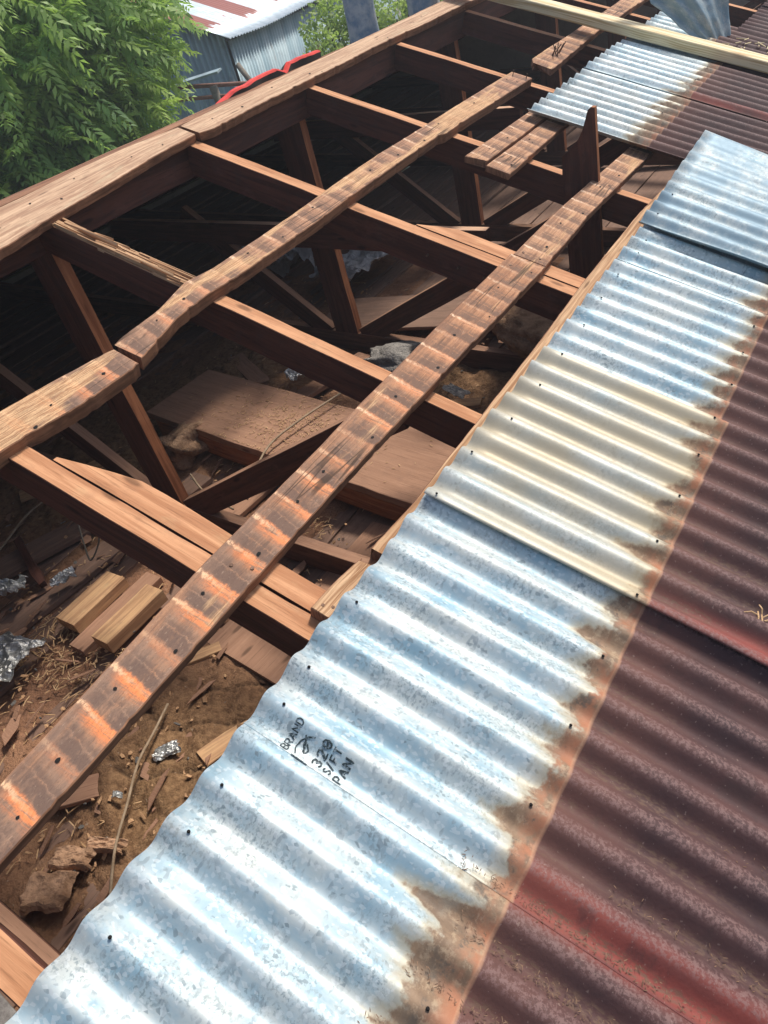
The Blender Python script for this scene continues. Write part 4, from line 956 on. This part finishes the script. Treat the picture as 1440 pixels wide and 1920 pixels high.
litter('needle_litter', [(in_trough(k, v0, v1), n, .002, .006, .0004) for k, v0, v1, n in ((-1, .05, .9, 420), (-2, .02, .6, 260), (0, .02, .5, 240), (1, .2, 1.0, 160), (3, .3, 1.0, 100), (8, .15, .7, 120), (-3, .0, .5, 200))],
       'fine brown needles collected in the troughs of the maroon sheets', M_straw2, 8)
mb = MB(); rr = random.Random(77)
for k in range(9):
    c = RP(.925+rr.uniform(-.015, .015), .27+rr.uniform(-.02, .03), .024+rr.uniform(0, .006)); a = rr.uniform(0, 6.28); L_ = rr.uniform(.015, .035)
    d = DV*math.cos(a)+Vector((0, 1, 0))*math.sin(a); mb.tube([c-d*L_/2, c+NV*rr.uniform(.002, .008)+d*.002, c+d*L_/2], .0013, 5)
tag(mb.build('twigs', M_straw), 'small bundle of dry twigs on the maroon sheet near the right edge', 'twigs', kind='stuff')
mb = MB()
for k in range(15):
    c = RP(4.02+rr.uniform(-.12, .16), -.50+rr.uniform(-.06, .14), .026+rr.uniform(0, .01)); a = rr.uniform(0, 6.28); L_ = rr.uniform(.02, .06)
    d = DV*math.cos(a)+Vector((0, 1, 0))*math.sin(a); mb.tube([c-d*L_/2, c+d*L_/2], .0022, 5)
tag(mb.build('wood_splinters', M_new), 'pale splinters scattered at the foot of the peeled sheet', 'splinters', kind='stuff')

# ------------------------------------------------------------------ ground
mb = MB(); n = 60
gx = np.linspace(-60, 60, n+1)
for i in range(n+1):
    for j in range(n+1):
        x, y = gx[i], gx[j]; inside = (-6 < x < 3 and -3 < y < 9.5)
        mb.vert((x, y, 0 if inside else float(fbm(x*.15, y*.15, 4)-.5)*.25-.05))
for i in range(n):
    for j in range(n): a0 = i*(n+1)+j; mb.face((a0, a0+n+1, a0+n+2, a0+1))
mg = NT('earth_and_grass'); L = mg.loc(); n1 = mg.noise(L, .6, 5); n2 = mg.noise(L, 6, 5)
c = mg.mix(mg.ss(.42, .58, n1), (.07, .11, .03), (.22, .15, .09)); c = mg.mix(mg.M('MULTIPLY', mg.ss(.5, .7, n2), .5), c, (.05, .07, .025)); mg.bump(n2, .5, .05); mg.fin(c, .95)
tag(mb.build('ground', mg.mat, loc=(0, 0, 0), smooth=True), kind='structure')

# ------------------------------------------------------------------ corrugated shed
sh = empty('metal_shed', (-7.5, 8.5, 0), 'corrugated metal shed with a silver roof patched with rust red, behind the ridge', 'shed')
P0 = Vector((-6.90, 7.24, 0)); E = Vector((-.243, .970, 0)).normalized(); G = Vector((-.970, -.243, 0)).normalized()
EZ = GZ-.47; SLP = math.tan(math.radians(25)); LEN = 6.5; HALF = 2.7
def shed_wall_mat():
    m = NT('weathered_shed_metal'); L = m.loc(); x, y, z = m.sep(L)
    st = m.noise(m.comb(m.M('MULTIPLY', x, 5), m.M('MULTIPLY', y, .8), 0.0), 1.0, 4); n2 = m.noise(L, 5, 5)
    c = m.mix(m.ss(.3, .7, st), (.24, .34, .38), (.42, .51, .53)); c = m.mix(m.M('MULTIPLY', m.ss(.52, .7, n2), .6), c, (.22, .25, .27))
    c = m.mix(m.M('MULTIPLY', m.ss(.62, .72, m.noise(m.comb(m.M('MULTIPLY', x, 9), m.M('MULTIPLY', y, 1.2), 3.0), 1.0, 3)), .6), c, (.26, .18, .13))
    m.bump(n2, .2, .01); return m.fin(c, .55, .35, .3)
def shed_roof_mat():
    m = NT('patched_shed_roof'); L = m.loc(); x, y, z = m.sep(L)
    ny = m.noise(m.comb(m.M('MULTIPLY', x, 5), m.M('MULTIPLY', y, 2.6), 0.0), 1.0, 5, .7)
    # rust strips are whole sheet widths, their lower ends ragged
    lane = m.M('FRACT', m.M('DIVIDE', m.M('ADD', x, .10), 1.02)); inlane = m.M('MULTIPLY', m.ss(.10, .13, lane), m.ss(.56, .53, lane))
    dn = m.M('ADD', y, m.M('MULTIPLY_ADD', ny, .5, -.25))
    r_ = m.M('MULTIPLY', inlane, m.ss(.28, .34, dn))
    sp_ = m.M('MULTIPLY', m.ss(.66, .70, m.noise(m.comb(m.M('MULTIPLY', x, 9), m.M('MULTIPLY', y, 3), 7.0), 1.0, 4, .7)), .9)
    c = m.mix(m.ss(.4, .6, m.noise(L, 8, 4)), (.50, .57, .62), (.40, .48, .54)); c = m.mix(m.M('MAXIMUM', r_, sp_), c, (.30, .075, .055))
    return m.fin(c, .5, m.M('MULTIPLY_ADD', r_, -.4, .4), .3)
MSW, MSR = shed_wall_mat(), shed_roof_mat()
def corr_panel(name, o_, du, dn_, Lu, hfun, z0f, mat, parent, amp=.014, pitch=.0762, thick=.002):
    """vertical corrugated wall: runs along du from o_, from z=0 to hfun(s)"""
    mb = MB(); n = int(Lu/pitch*6)
    a_, b_ = [], []
    for i in range(n+1):
        s_ = Lu*i/n; off = dn_*(amp*math.cos(2*math.pi*s_/pitch)); p = o_+du*s_+off; p = Vector((p.x, p.y, 0))
        a_.append([mb.vert(p+Vector((0, 0, hfun(s_)*q)), (s_, hfun(s_)*q, 0)) for q in (0, .5, 1)])
    for i in range(n):
        for q in range(2): mb.face((a_[i][q], a_[i+1][q], a_[i+1][q+1], a_[i][q+1]))
    o = mb.build(name, mat, parent=parent, smooth=True); sm = o.modifiers.new('thickness', 'SOLIDIFY'); sm.thickness = .003
w0 = P0-E*-.12+G*.10
corr_panel('wall', w0, E, -G, LEN-.3, lambda s: EZ-.03, 0, MSW, sh)
corr_panel('wall', w0+G*.02, G, -E, 2*HALF-.24, lambda s: EZ-.02+min(s+.1, 2*HALF-s-.1)*SLP, 0, MSW, sh)
corr_panel('wall', w0+G*(2*HALF-.2), E, G, LEN-.3, lambda s: EZ-.03, 0, MSW, sh)
corr_panel('wall', w0+E*(LEN-.3), G, E, 2*HALF-.2, lambda s: EZ-.02+min(s+.1, 2*HALF-s-.1)*SLP, 0, MSW, sh)
for sgn in (0, 1):
    mb = MB(); n = int(LEN/.0762*6); ids = []
    for i in range(n+1):
        s_ = LEN*i/n; hw_ = .008*math.cos(2*math.pi*s_/.0762); row = []
        for q in range(9):
            d = HALF*q/8; t = d if sgn == 0 else 2*HALF-d
            sag = -.02*math.sin(s_*1.7)*(1-q/8); row.append(mb.vert(P0+E*s_+G*t+Vector((0, 0, EZ+d*SLP+hw_+sag)), (s_, d, 0)))
        ids.append(row)
    for i in range(n):
        for q in range(8): mb.face((ids[i][q], ids[i+1][q], ids[i+1][q+1], ids[i][q+1]) if sgn == 0 else (ids[i][q+1], ids[i+1][q+1], ids[i+1][q], ids[i][q]))
    o = mb.build('roof', MSR, parent=sh, smooth=True); sm = o.modifiers.new('thickness', 'SOLIDIFY'); sm.thickness = .004; sm.offset = -1
mb = MB(); mb.box(P0+E*.2+G*(-.0)+Vector((0, 0, EZ-.1)), (.03, .1, .1)); 
# lean-to poles and posts against the shed
M_rustpole = flat_mat('rusty_pole', (.22, .10, .07), (.30, .16, .12), sc=9)
M_barkpost = flat_mat('grey_bark_post', (.22, .19, .15), (.12, .10, .08), sc=9)
def ray_pt(px, py, D):
    r = Rw.transposed() @ Vector(((px-720)/1352.78, (py-960)/1352.78, 1)); r = r*(D/math.hypot(r.x, r.y)); return r+Vector((0, 0, GZ))
def pole(name, a, b, r, label, mat, cat='pole', group=None):
    mb = MB(); mb.tube([a, a.lerp(b, .5)+Vector((0, 0, .01)), b], r, 8); return tag(mb.build(name, mat, smooth=True), label, cat, group)
lt = empty('lean_to', ray_pt(350, 215, 9.3)-Vector((0, 0, 3.3)), 'collapsed lean-to frame of rusty rails and posts against the shed', 'lean-to')
def part_tube(name, pts, r, mat, par):
    mb = MB(); mb.tube(pts, r, 8); return mb.build(name, mat, parent=par, smooth=True)
part_tube('rail', [Vector((-7.05, 6.35, 3.27)), Vector((-6.25, 6.75, 3.12))], .022, M_rustpole, lt)
part_tube('rail', [Vector((-7.20, 6.25, 3.18)), Vector((-6.10, 6.70, 3.02))], .02, M_rustpole, lt)
part_tube('rail', [Vector((-7.15, 6.0, 3.40)), Vector((-6.9, 6.15, 2.6)), Vector((-6.85, 6.1, 0))], .025, M_rustpole, lt)
part_tube('post', [Vector((-6.62, 6.48, 3.2)), Vector((-6.58, 6.50, 2.6)), Vector((-6.50, 6.42, 0))], .045, M_barkpost, lt)
part_tube('post', [Vector((-6.62, 6.95, 3.3)), Vector((-6.30, 6.95, 2.8)), Vector((-6.25, 6.9, 0))], .03, M_barkpost, lt)
mb = MB(); plank(mb, Vector((-7.35, 6.15, 3.30)), Vector((-6.52, 6.55, 3.33)), (1, 0, 0), .16, .02, seed=3); mb.build('panel', MSW, parent=lt)

# ------------------------------------------------------------------ trees and bushes
def leaf_mat(name, a, b, tr=.45):
    m = NT(name); L = m.loc(); x, y, z = m.sep(L)
    n1 = m.noise(L, 1.0, 2); r_ = m.n('ShaderNodeAttribute', attribute_name='rnd').outputs['Fac']
    c = m.mix(r_, a, b)
    m.fin(c, .5, 0, .35)
    tl = m.n('ShaderNodeBsdfTranslucent'); m.l(m.mix(.5, c, (.40, .62, .08)), tl.inputs[0]); mx = m.n('ShaderNodeMixShader'); mx.inputs[0].default_value = tr
    m.l(m.b.outputs[0], mx.inputs[1]); m.l(tl.outputs[0], mx.inputs[2]); m.l(mx.outputs[0], m.out.inputs[0])
    return m.mat
M_neem = leaf_mat('pinnate_leaf_green', (.19, .36, .11), (.52, .70, .16))
M_bush = leaf_mat('bush_leaf_green', (.13, .23, .07), (.44, .54, .16))
M_bark = flat_mat('tree_bark', (.16, .12, .085), (.09, .065, .045), sc=8, bump=.8, bd=.02)
def foliage(name, clumps, mat, parent, seed, pinnate=True, size=1.0, per=300, holes=.0):
    """clumps = [(centre, radius, brightness)]; compound or simple leaves spread through each clump's volume"""
    r = np.random.RandomState(seed); Vs, Fs, Rn = [], [], []; nv = 0
    for (c, rad_, br) in clumps:
        k = int(per*(rad_/.6)**2.2)
        d = r.normal(size=(k, 3)); d /= np.linalg.norm(d, axis=1)[:, None]
        rr_ = rad_*(.35+.65*r.rand(k)**.6)*(1+.22*(r.rand(k)-.5)); P = np.array(c)+d*rr_[:, None]*np.array([1, 1, .85])
        for i in range(k):
            o = P[i]; out = d[i]*np.array([1, 1, .5])+r.normal(size=3)*.45+np.array([0, 0, -.25]); out /= np.linalg.norm(out)
            up = np.array([0, 0, 1.])+r.normal(size=3)*.35; sd_ = np.cross(out, up); sd_ /= np.linalg.norm(sd_)+1e-9; up = np.cross(sd_, out)
            bri = np.clip(br+r.normal()*.16, 0, 1)
            if pinnate:
                L_ = r.uniform(.20, .34)*size; npair = 7
                for q in range(npair):
                    t = (q+.8)/npair; b = o+out*L_*t-np.array([0, 0, 1])*(.28*L_*t*t)
                    ll = .078*size*(.75+.5*math.sin(math.pi*min(1, t*.9+.1)))*(1 if q < npair-1 else .9); w = ll*.17
                    for sg in (-1, 1):
                        dr = sd_*sg*.80+out*.60+r.normal(size=3)*.10-np.array([0, 0, .25]); dr /= np.linalg.norm(dr)
                        wn = np.cross(dr, up+r.normal(size=3)*.25); wn /= np.linalg.norm(wn)+1e-9
                        mid = b+dr*ll*.5+up*.004
                        Vs += [b, mid-wn*w, b+dr*ll-np.array([0, 0, .15*ll]), mid+wn*w]; Fs.append((nv, nv+1, nv+2, nv+3)); nv += 4; Rn += [bri]*4
            else:
                for q in range(5):
                    b = o+r.normal(size=3)*.03*size; dr = out+r.normal(size=3)*.7; dr /= np.linalg.norm(dr); ll = r.uniform(.045, .075)*size
                    wn = np.cross(dr, up+r.normal(size=3)*.5); wn /= np.linalg.norm(wn)+1e-9; w = ll*.30
                    mid = b+dr*ll*.5
                    Vs += [b, mid-wn*w, b+dr*ll, mid+wn*w]; Fs.append((nv, nv+1, nv+2, nv+3)); nv += 4; Rn += [bri]*4
    V = np.array(Vs); loc = np.array(parent.location)
    me = bpy.data.meshes.new(name); me.vertices.add(len(V)); me.vertices.foreach_set('co', (V-loc).astype(np.float32).ravel())
    F = np.array(Fs, dtype=np.int32); me.loops.add(F.size); me.loops.foreach_set('vertex_index', F.ravel())
    me.polygons.add(len(F)); me.polygons.foreach_set('loop_start', np.arange(0, F.size, 4, dtype=np.int32)); me.polygons.foreach_set('loop_total', np.full(len(F), 4, dtype=np.int32))
    me.update(calc_edges=True); me.validate()
    at = me.attributes.new('rnd', 'FLOAT', 'POINT'); at.data.foreach_set('value', np.array(Rn, dtype=np.float32))
    at = me.attributes.new('loc', 'FLOAT_VECTOR', 'POINT'); at.data.foreach_set('vector', V.astype(np.float32).ravel())
    me.materials.append(mat); o = bpy.data.objects.new(name, me); COL.objects.link(o); o.parent = parent; return o
def tree(name, base, label, clumps, seed, cat='tree', pinnate=True, size=1.0, per=300, mat=None, trunk_r=.14, group=None):
    t = empty(name, base, label, cat, group); r = random.Random(seed)
    mb = MB(); base = Vector(base); cen = Vector(np.mean([c[0] for c in clumps], axis=0)); fork = base.lerp(cen, .62)
    mb.tube([base, base.lerp(fork, .5)+Vector((r.uniform(-.08, .08), r.uniform(-.08, .08), 0)), fork], lambda q: trunk_r*(1-.4*q), 9)
    for (c, rd, br) in clumps:
        c = Vector(c); mid = fork.lerp(c, .5)+Vector((0, 0, -.12*rd)); mb.tube([fork, mid, c], lambda q: trunk_r*.45*(1-.8*q)+.004, 6)
    mb.build('trunk', M_bark, parent=t, smooth=True)
    foliage('crown', clumps, mat or M_neem, t, seed, pinnate, size, per); return t
tc = lambda px, py, D: tuple(ray_pt(px, py, D))
cl = [(tc(60, 60, 7.3), .85, .28), (tc(150, 150, 7.6), .70, .3), (tc(20, 250, 7.0), .85, .2), (tc(150, 330, 7.4), .65, .35), (tc(228, 50, 7.7), .38, .8), (tc(262, 100, 7.6), .30, .7),
      (tc(245, 215, 7.2), .32, .9), (tc(290, 245, 7.2), .18, .85), (tc(120, -40, 7.6), .9, .35), (tc(-160, 120, 7.4), 1.1, .3), (tc(-120, 380, 7.2), 1.0, .3), (tc(80, 400, 7.3), .7, .45), (tc(180, 0, 7.9), .5, .5), (tc(230, 300, 7.6), .45, .4),
      (tc(-40, 0, 6.6), .6, .5), (tc(100, 200, 6.9), .45, .5), (tc(60, 330, 6.8), .4, .65), (tc(-20, 420, 6.7), .5, .6)]
tree('leafy_tree', (-7.1, 3.6, 0), 'dense green tree with feathery pinnate leaves, left of the shed', cl, 5, per=215)
tree('leafy_tree', (-10.5, 6.2, 0), 'darker tree behind the feathery tree and the shed', [(tc(60, 120, 12.5), 1.6, .15), (tc(200, 60, 13), 1.4, .15), (tc(-150, 200, 12), 1.7, .2), (tc(100, 330, 11.5), 1.5, .1)], 6, per=90, size=1.5)
bushmat = M_bush
def bush(px, py, D, rd, label, seed, br=.5, n=5):
    c0 = ray_pt(px, py, D); r = random.Random(seed); cls = [((c0.x+r.uniform(-.5, .5)*rd, c0.y+r.uniform(-.5, .5)*rd, c0.z+r.uniform(-.5, .4)*rd), rd*r.uniform(.45, .7), br+r.uniform(-.2, .25)) for _ in range(n)]
    cls += [((c0.x, c0.y, c0.z-rd*.9), rd*.9, br-.15), ((c0.x, c0.y, c0.z-rd*2.0), rd*1.0, br-.2)]
    tree('bush', (c0.x, c0.y, 0), label, cls, seed, 'bush', False, .9, 420, M_bush, .05)
bush(655, 20, 9.2, .42, 'tall yellow green bush left of the person in jeans', 31, .6)
bush(745, 30, 9.4, .36, 'yellow green bush right of the person in jeans', 32, .7)
bush(590, 88, 8.6, .26, 'low flowering bush between the shed wall and the person', 33, .5)
bush(800, -30, 9.6, .5, 'bush at the top edge behind the ridge', 34, .45)
for k, (x, y, s_) in enumerate(((-16, 16, 2.2), (-20, 8, 2.4), (-10, 20, 2.2), (-22, -1, 2.4), (-4, 24, 2.4))):
    tree('leafy_tree', (x, y, 0), 'large background tree beyond the shed', [((x+a*s_*.6, y+b*s_*.6, 3.6+c_*s_*.5), s_*.8, .2) for a, b, c_ in ((-1, 0, 0), (1, 0, .2), (0, 1, .6), (0, -1, 0), (0, 0, 1.2))], 50+k, per=9, size=3.5, group='background trees beyond the shed')

# ------------------------------------------------------------------ person on the far slope (only the jeans legs are in frame)
M_jean = flat_mat('faded_blue_denim', (.22, .31, .40), (.52, .55, .54), sc=16, bump=.4, bd=.006)
M_skin = flat_mat('skin', (.22, .12, .08), (.18, .10, .065), sc=6, bump=.05)
M_shirt = flat_mat('grey_shirt', (.22, .22, .23), (.16, .16, .17), sc=8)
M_boot = flat_mat('brown_boot', (.10, .06, .04), (.06, .04, .03), sc=20)
M_hair = flat_mat('dark_hair', (.02, .016, .014), (.012, .01, .009), sc=60)
def skin_obj(name, nodes, edges, mat, parent, sub=2, root=0):
    """nodes = [(point, radius)] grown into one continuous surface"""
    me = bpy.data.meshes.new(name); me.from_pydata([tuple(Vector(p)-parent.location) for p, r_ in nodes], edges, [])
    o = bpy.data.objects.new(name, me); COL.objects.link(o)
    md = o.modifiers.new('skin', 'SKIN'); ss_ = o.modifiers.new('sub', 'SUBSURF'); ss_.levels = sub; ss_.render_levels = sub
    for i, (p, r_) in enumerate(nodes):
        q = me.skin_vertices[0].data[i]; rr2 = r_ if isinstance(r_, tuple) else (r_, r_); q.radius = rr2; q.use_root = (i == root)
    me.update(); dg = bpy.context.evaluated_depsgraph_get(); ev = o.evaluated_get(dg); m2 = bpy.data.meshes.new_from_object(ev); bpy.data.objects.remove(o)
    m2.name = name; m2.materials.clear(); m2.materials.append(mat); m2.polygons.foreach_set('use_smooth', np.ones(len(m2.polygons), dtype=bool))
    co = np.zeros(len(m2.vertices)*3, dtype=np.float32); m2.vertices.foreach_get('co', co); at = m2.attributes.new('loc', 'FLOAT_VECTOR', 'POINT'); at.data.foreach_set('vector', co)
    o2 = bpy.data.objects.new(name, m2); COL.objects.link(o2); o2.parent = parent; return o2
fA = FP(3.46, .36, -.04); fB = FP(3.68, .13, .03)
fA = Vector((-2.43, 3.48, fA.z)); fB = Vector((-2.18, 3.66, FP(3.66, .09, -.03).z))
ps = empty('person', fA, 'person in faded blue jeans standing behind the ridge, only the lower legs in view', 'person')
fw = Vector((-.80, .55, 0)).normalized(); rt = Vector((.55, .80, 0)).normalized(); Z = Vector((0, 0, 1))
hip = (fA+fB)/2+Z*.93; hA = hip-rt*.10; hB = hip+rt*.10
kA = fA.lerp(hA, .5)+fw*.05; kB = fB.lerp(hB, .5)+fw*.05
ch = hip+Z*.45+fw*.05; nk = hip+Z*.56+fw*.06; hd = nk+Z*.16+fw*.04
shA = ch+Z*.06-rt*.19; shB = ch+Z*.06+rt*.19
eA = shA-Z*.27-rt*.07+fw*.05; eB = shB-Z*.27+rt*.07+fw*.05; wA = eA-Z*.20+fw*.15; wB = eB-Z*.20+fw*.15
nodes = [(hip, .10), (hip+Z*.2, .105), (ch, (.14, .10)), (nk, .05), (nk+Z*.06, .048), (hd, (.078, .09)), (hd+Z*.09, .07),
         (shA, .052), (eA, .040), (wA, .026), (shB, .052), (eB, .040), (wB, .026),
         (hA, .075), (kA, .052), (fA+Z*.10, .036), (hB, .075), (kB, .052), (fB+Z*.10, .036),
         (wA-Z*.06+fw*.05, (.036, .016)), (wB-Z*.06+fw*.05, (.036, .016))]
edges = [(0, 1), (1, 2), (2, 3), (3, 4), (4, 5), (5, 6), (2, 7), (7, 8), (8, 9), (2, 10), (10, 11), (11, 12), (0, 13), (13, 14), (14, 15), (0, 16), (16, 17), (17, 18), (9, 19), (12, 20)]
for si, base_i, wpt, sg in ((0, 19, wA, -1), (1, 20, wB, 1)):
    hc = wpt-Z*.06+fw*.05
    for q in range(4):
        off = rt*(q-1.5)*.017; L_ = (.062, .072, .068, .052)[q]
        i0 = len(nodes); nodes += [(hc+off-Z*.03+fw*.012, .0095), (hc+off-Z*(.03+L_*.5)+fw*.016, .0085), (hc+off-Z*(.03+L_*.9)-fw*.004, .007)]
        edges += [(base_i, i0), (i0, i0+1), (i0+1, i0+2)]
    i0 = len(nodes); nodes += [(hc-rt*sg*.032+fw*.02, .010), (hc-rt*sg*.045+fw*.035-Z*.03, .0085)]; edges += [(base_i, i0), (i0, i0+1)]
skin_obj('body', nodes, edges, M_skin, ps)
skin_obj('jeans', [(hip, .125), (hip+Z*.10, .125), (hA, .098), (kA, .082), (fA+Z*.16, .080), (fA-Z*.01, .090), (hB, .098), (kB, .082), (fB+Z*.16, .080), (fB-Z*.01, .090)], [(0, 1), (0, 2), (2, 3), (3, 4), (4, 5), (0, 6), (6, 7), (7, 8), (8, 9)], M_jean, ps)
skin_obj('shirt', [(hip+Z*.08, .135), (hip+Z*.25, .135), (ch, (.165, .125)), (nk-Z*.03, .07), (shA, .075), (eA+Z*.05, .062), (shB, .075), (eB+Z*.05, .062)], [(0, 1), (1, 2), (2, 3), (2, 4), (4, 5), (2, 6), (6, 7)], M_shirt, ps)
skin_obj('hair', [(hd+Z*.03-fw*.02, .088), (hd+Z*.105-fw*.01, .072)], [(0, 1)], M_hair, ps)
for f_ in (fA, fB): skin_obj('boot', [(f_+Z*.05-fw*.04, .045), (f_+Z*.035+fw*.10, .042), (f_+Z*.03+fw*.17, .034)], [(0, 1), (1, 2)], M_boot, ps)
for sg in (-1, 1): skin_obj('eye', [(hd+Z*.03+fw*.086+rt*sg*.03, .010), (hd+Z*.03+fw*.089+rt*sg*.03, .009)], [(0, 1)], M_hole, ps, 1)
skin_obj('nose', [(hd+Z*.02+fw*.085, .012), (hd-Z*.015+fw*.102, .013)], [(0, 1)], M_skin, ps, 1)

# ------------------------------------------------------------------ haze: thin volume added to lift the darks, standing in for lens veiling
mb = MB(); mb.box((-3, 8, 6), (110, 110, 16)); hz = mb.build('haze', [bpy.data.materials.new('added_veiling_haze')]); tag(hz, kind='stuff')
hm = hz.data.materials[0]; hm.use_nodes = True; ht = hm.node_tree; ht.nodes.clear(); pv = ht.nodes.new('ShaderNodeVolumePrincipled'); ho = ht.nodes.new('ShaderNodeOutputMaterial')
pv.inputs['Color'].default_value = (.86, .93, 1, 1); pv.inputs['Density'].default_value = .0075; pv.inputs['Anisotropy'].default_value = .3; ht.links.new(pv.outputs[0], ho.inputs['Volume'])
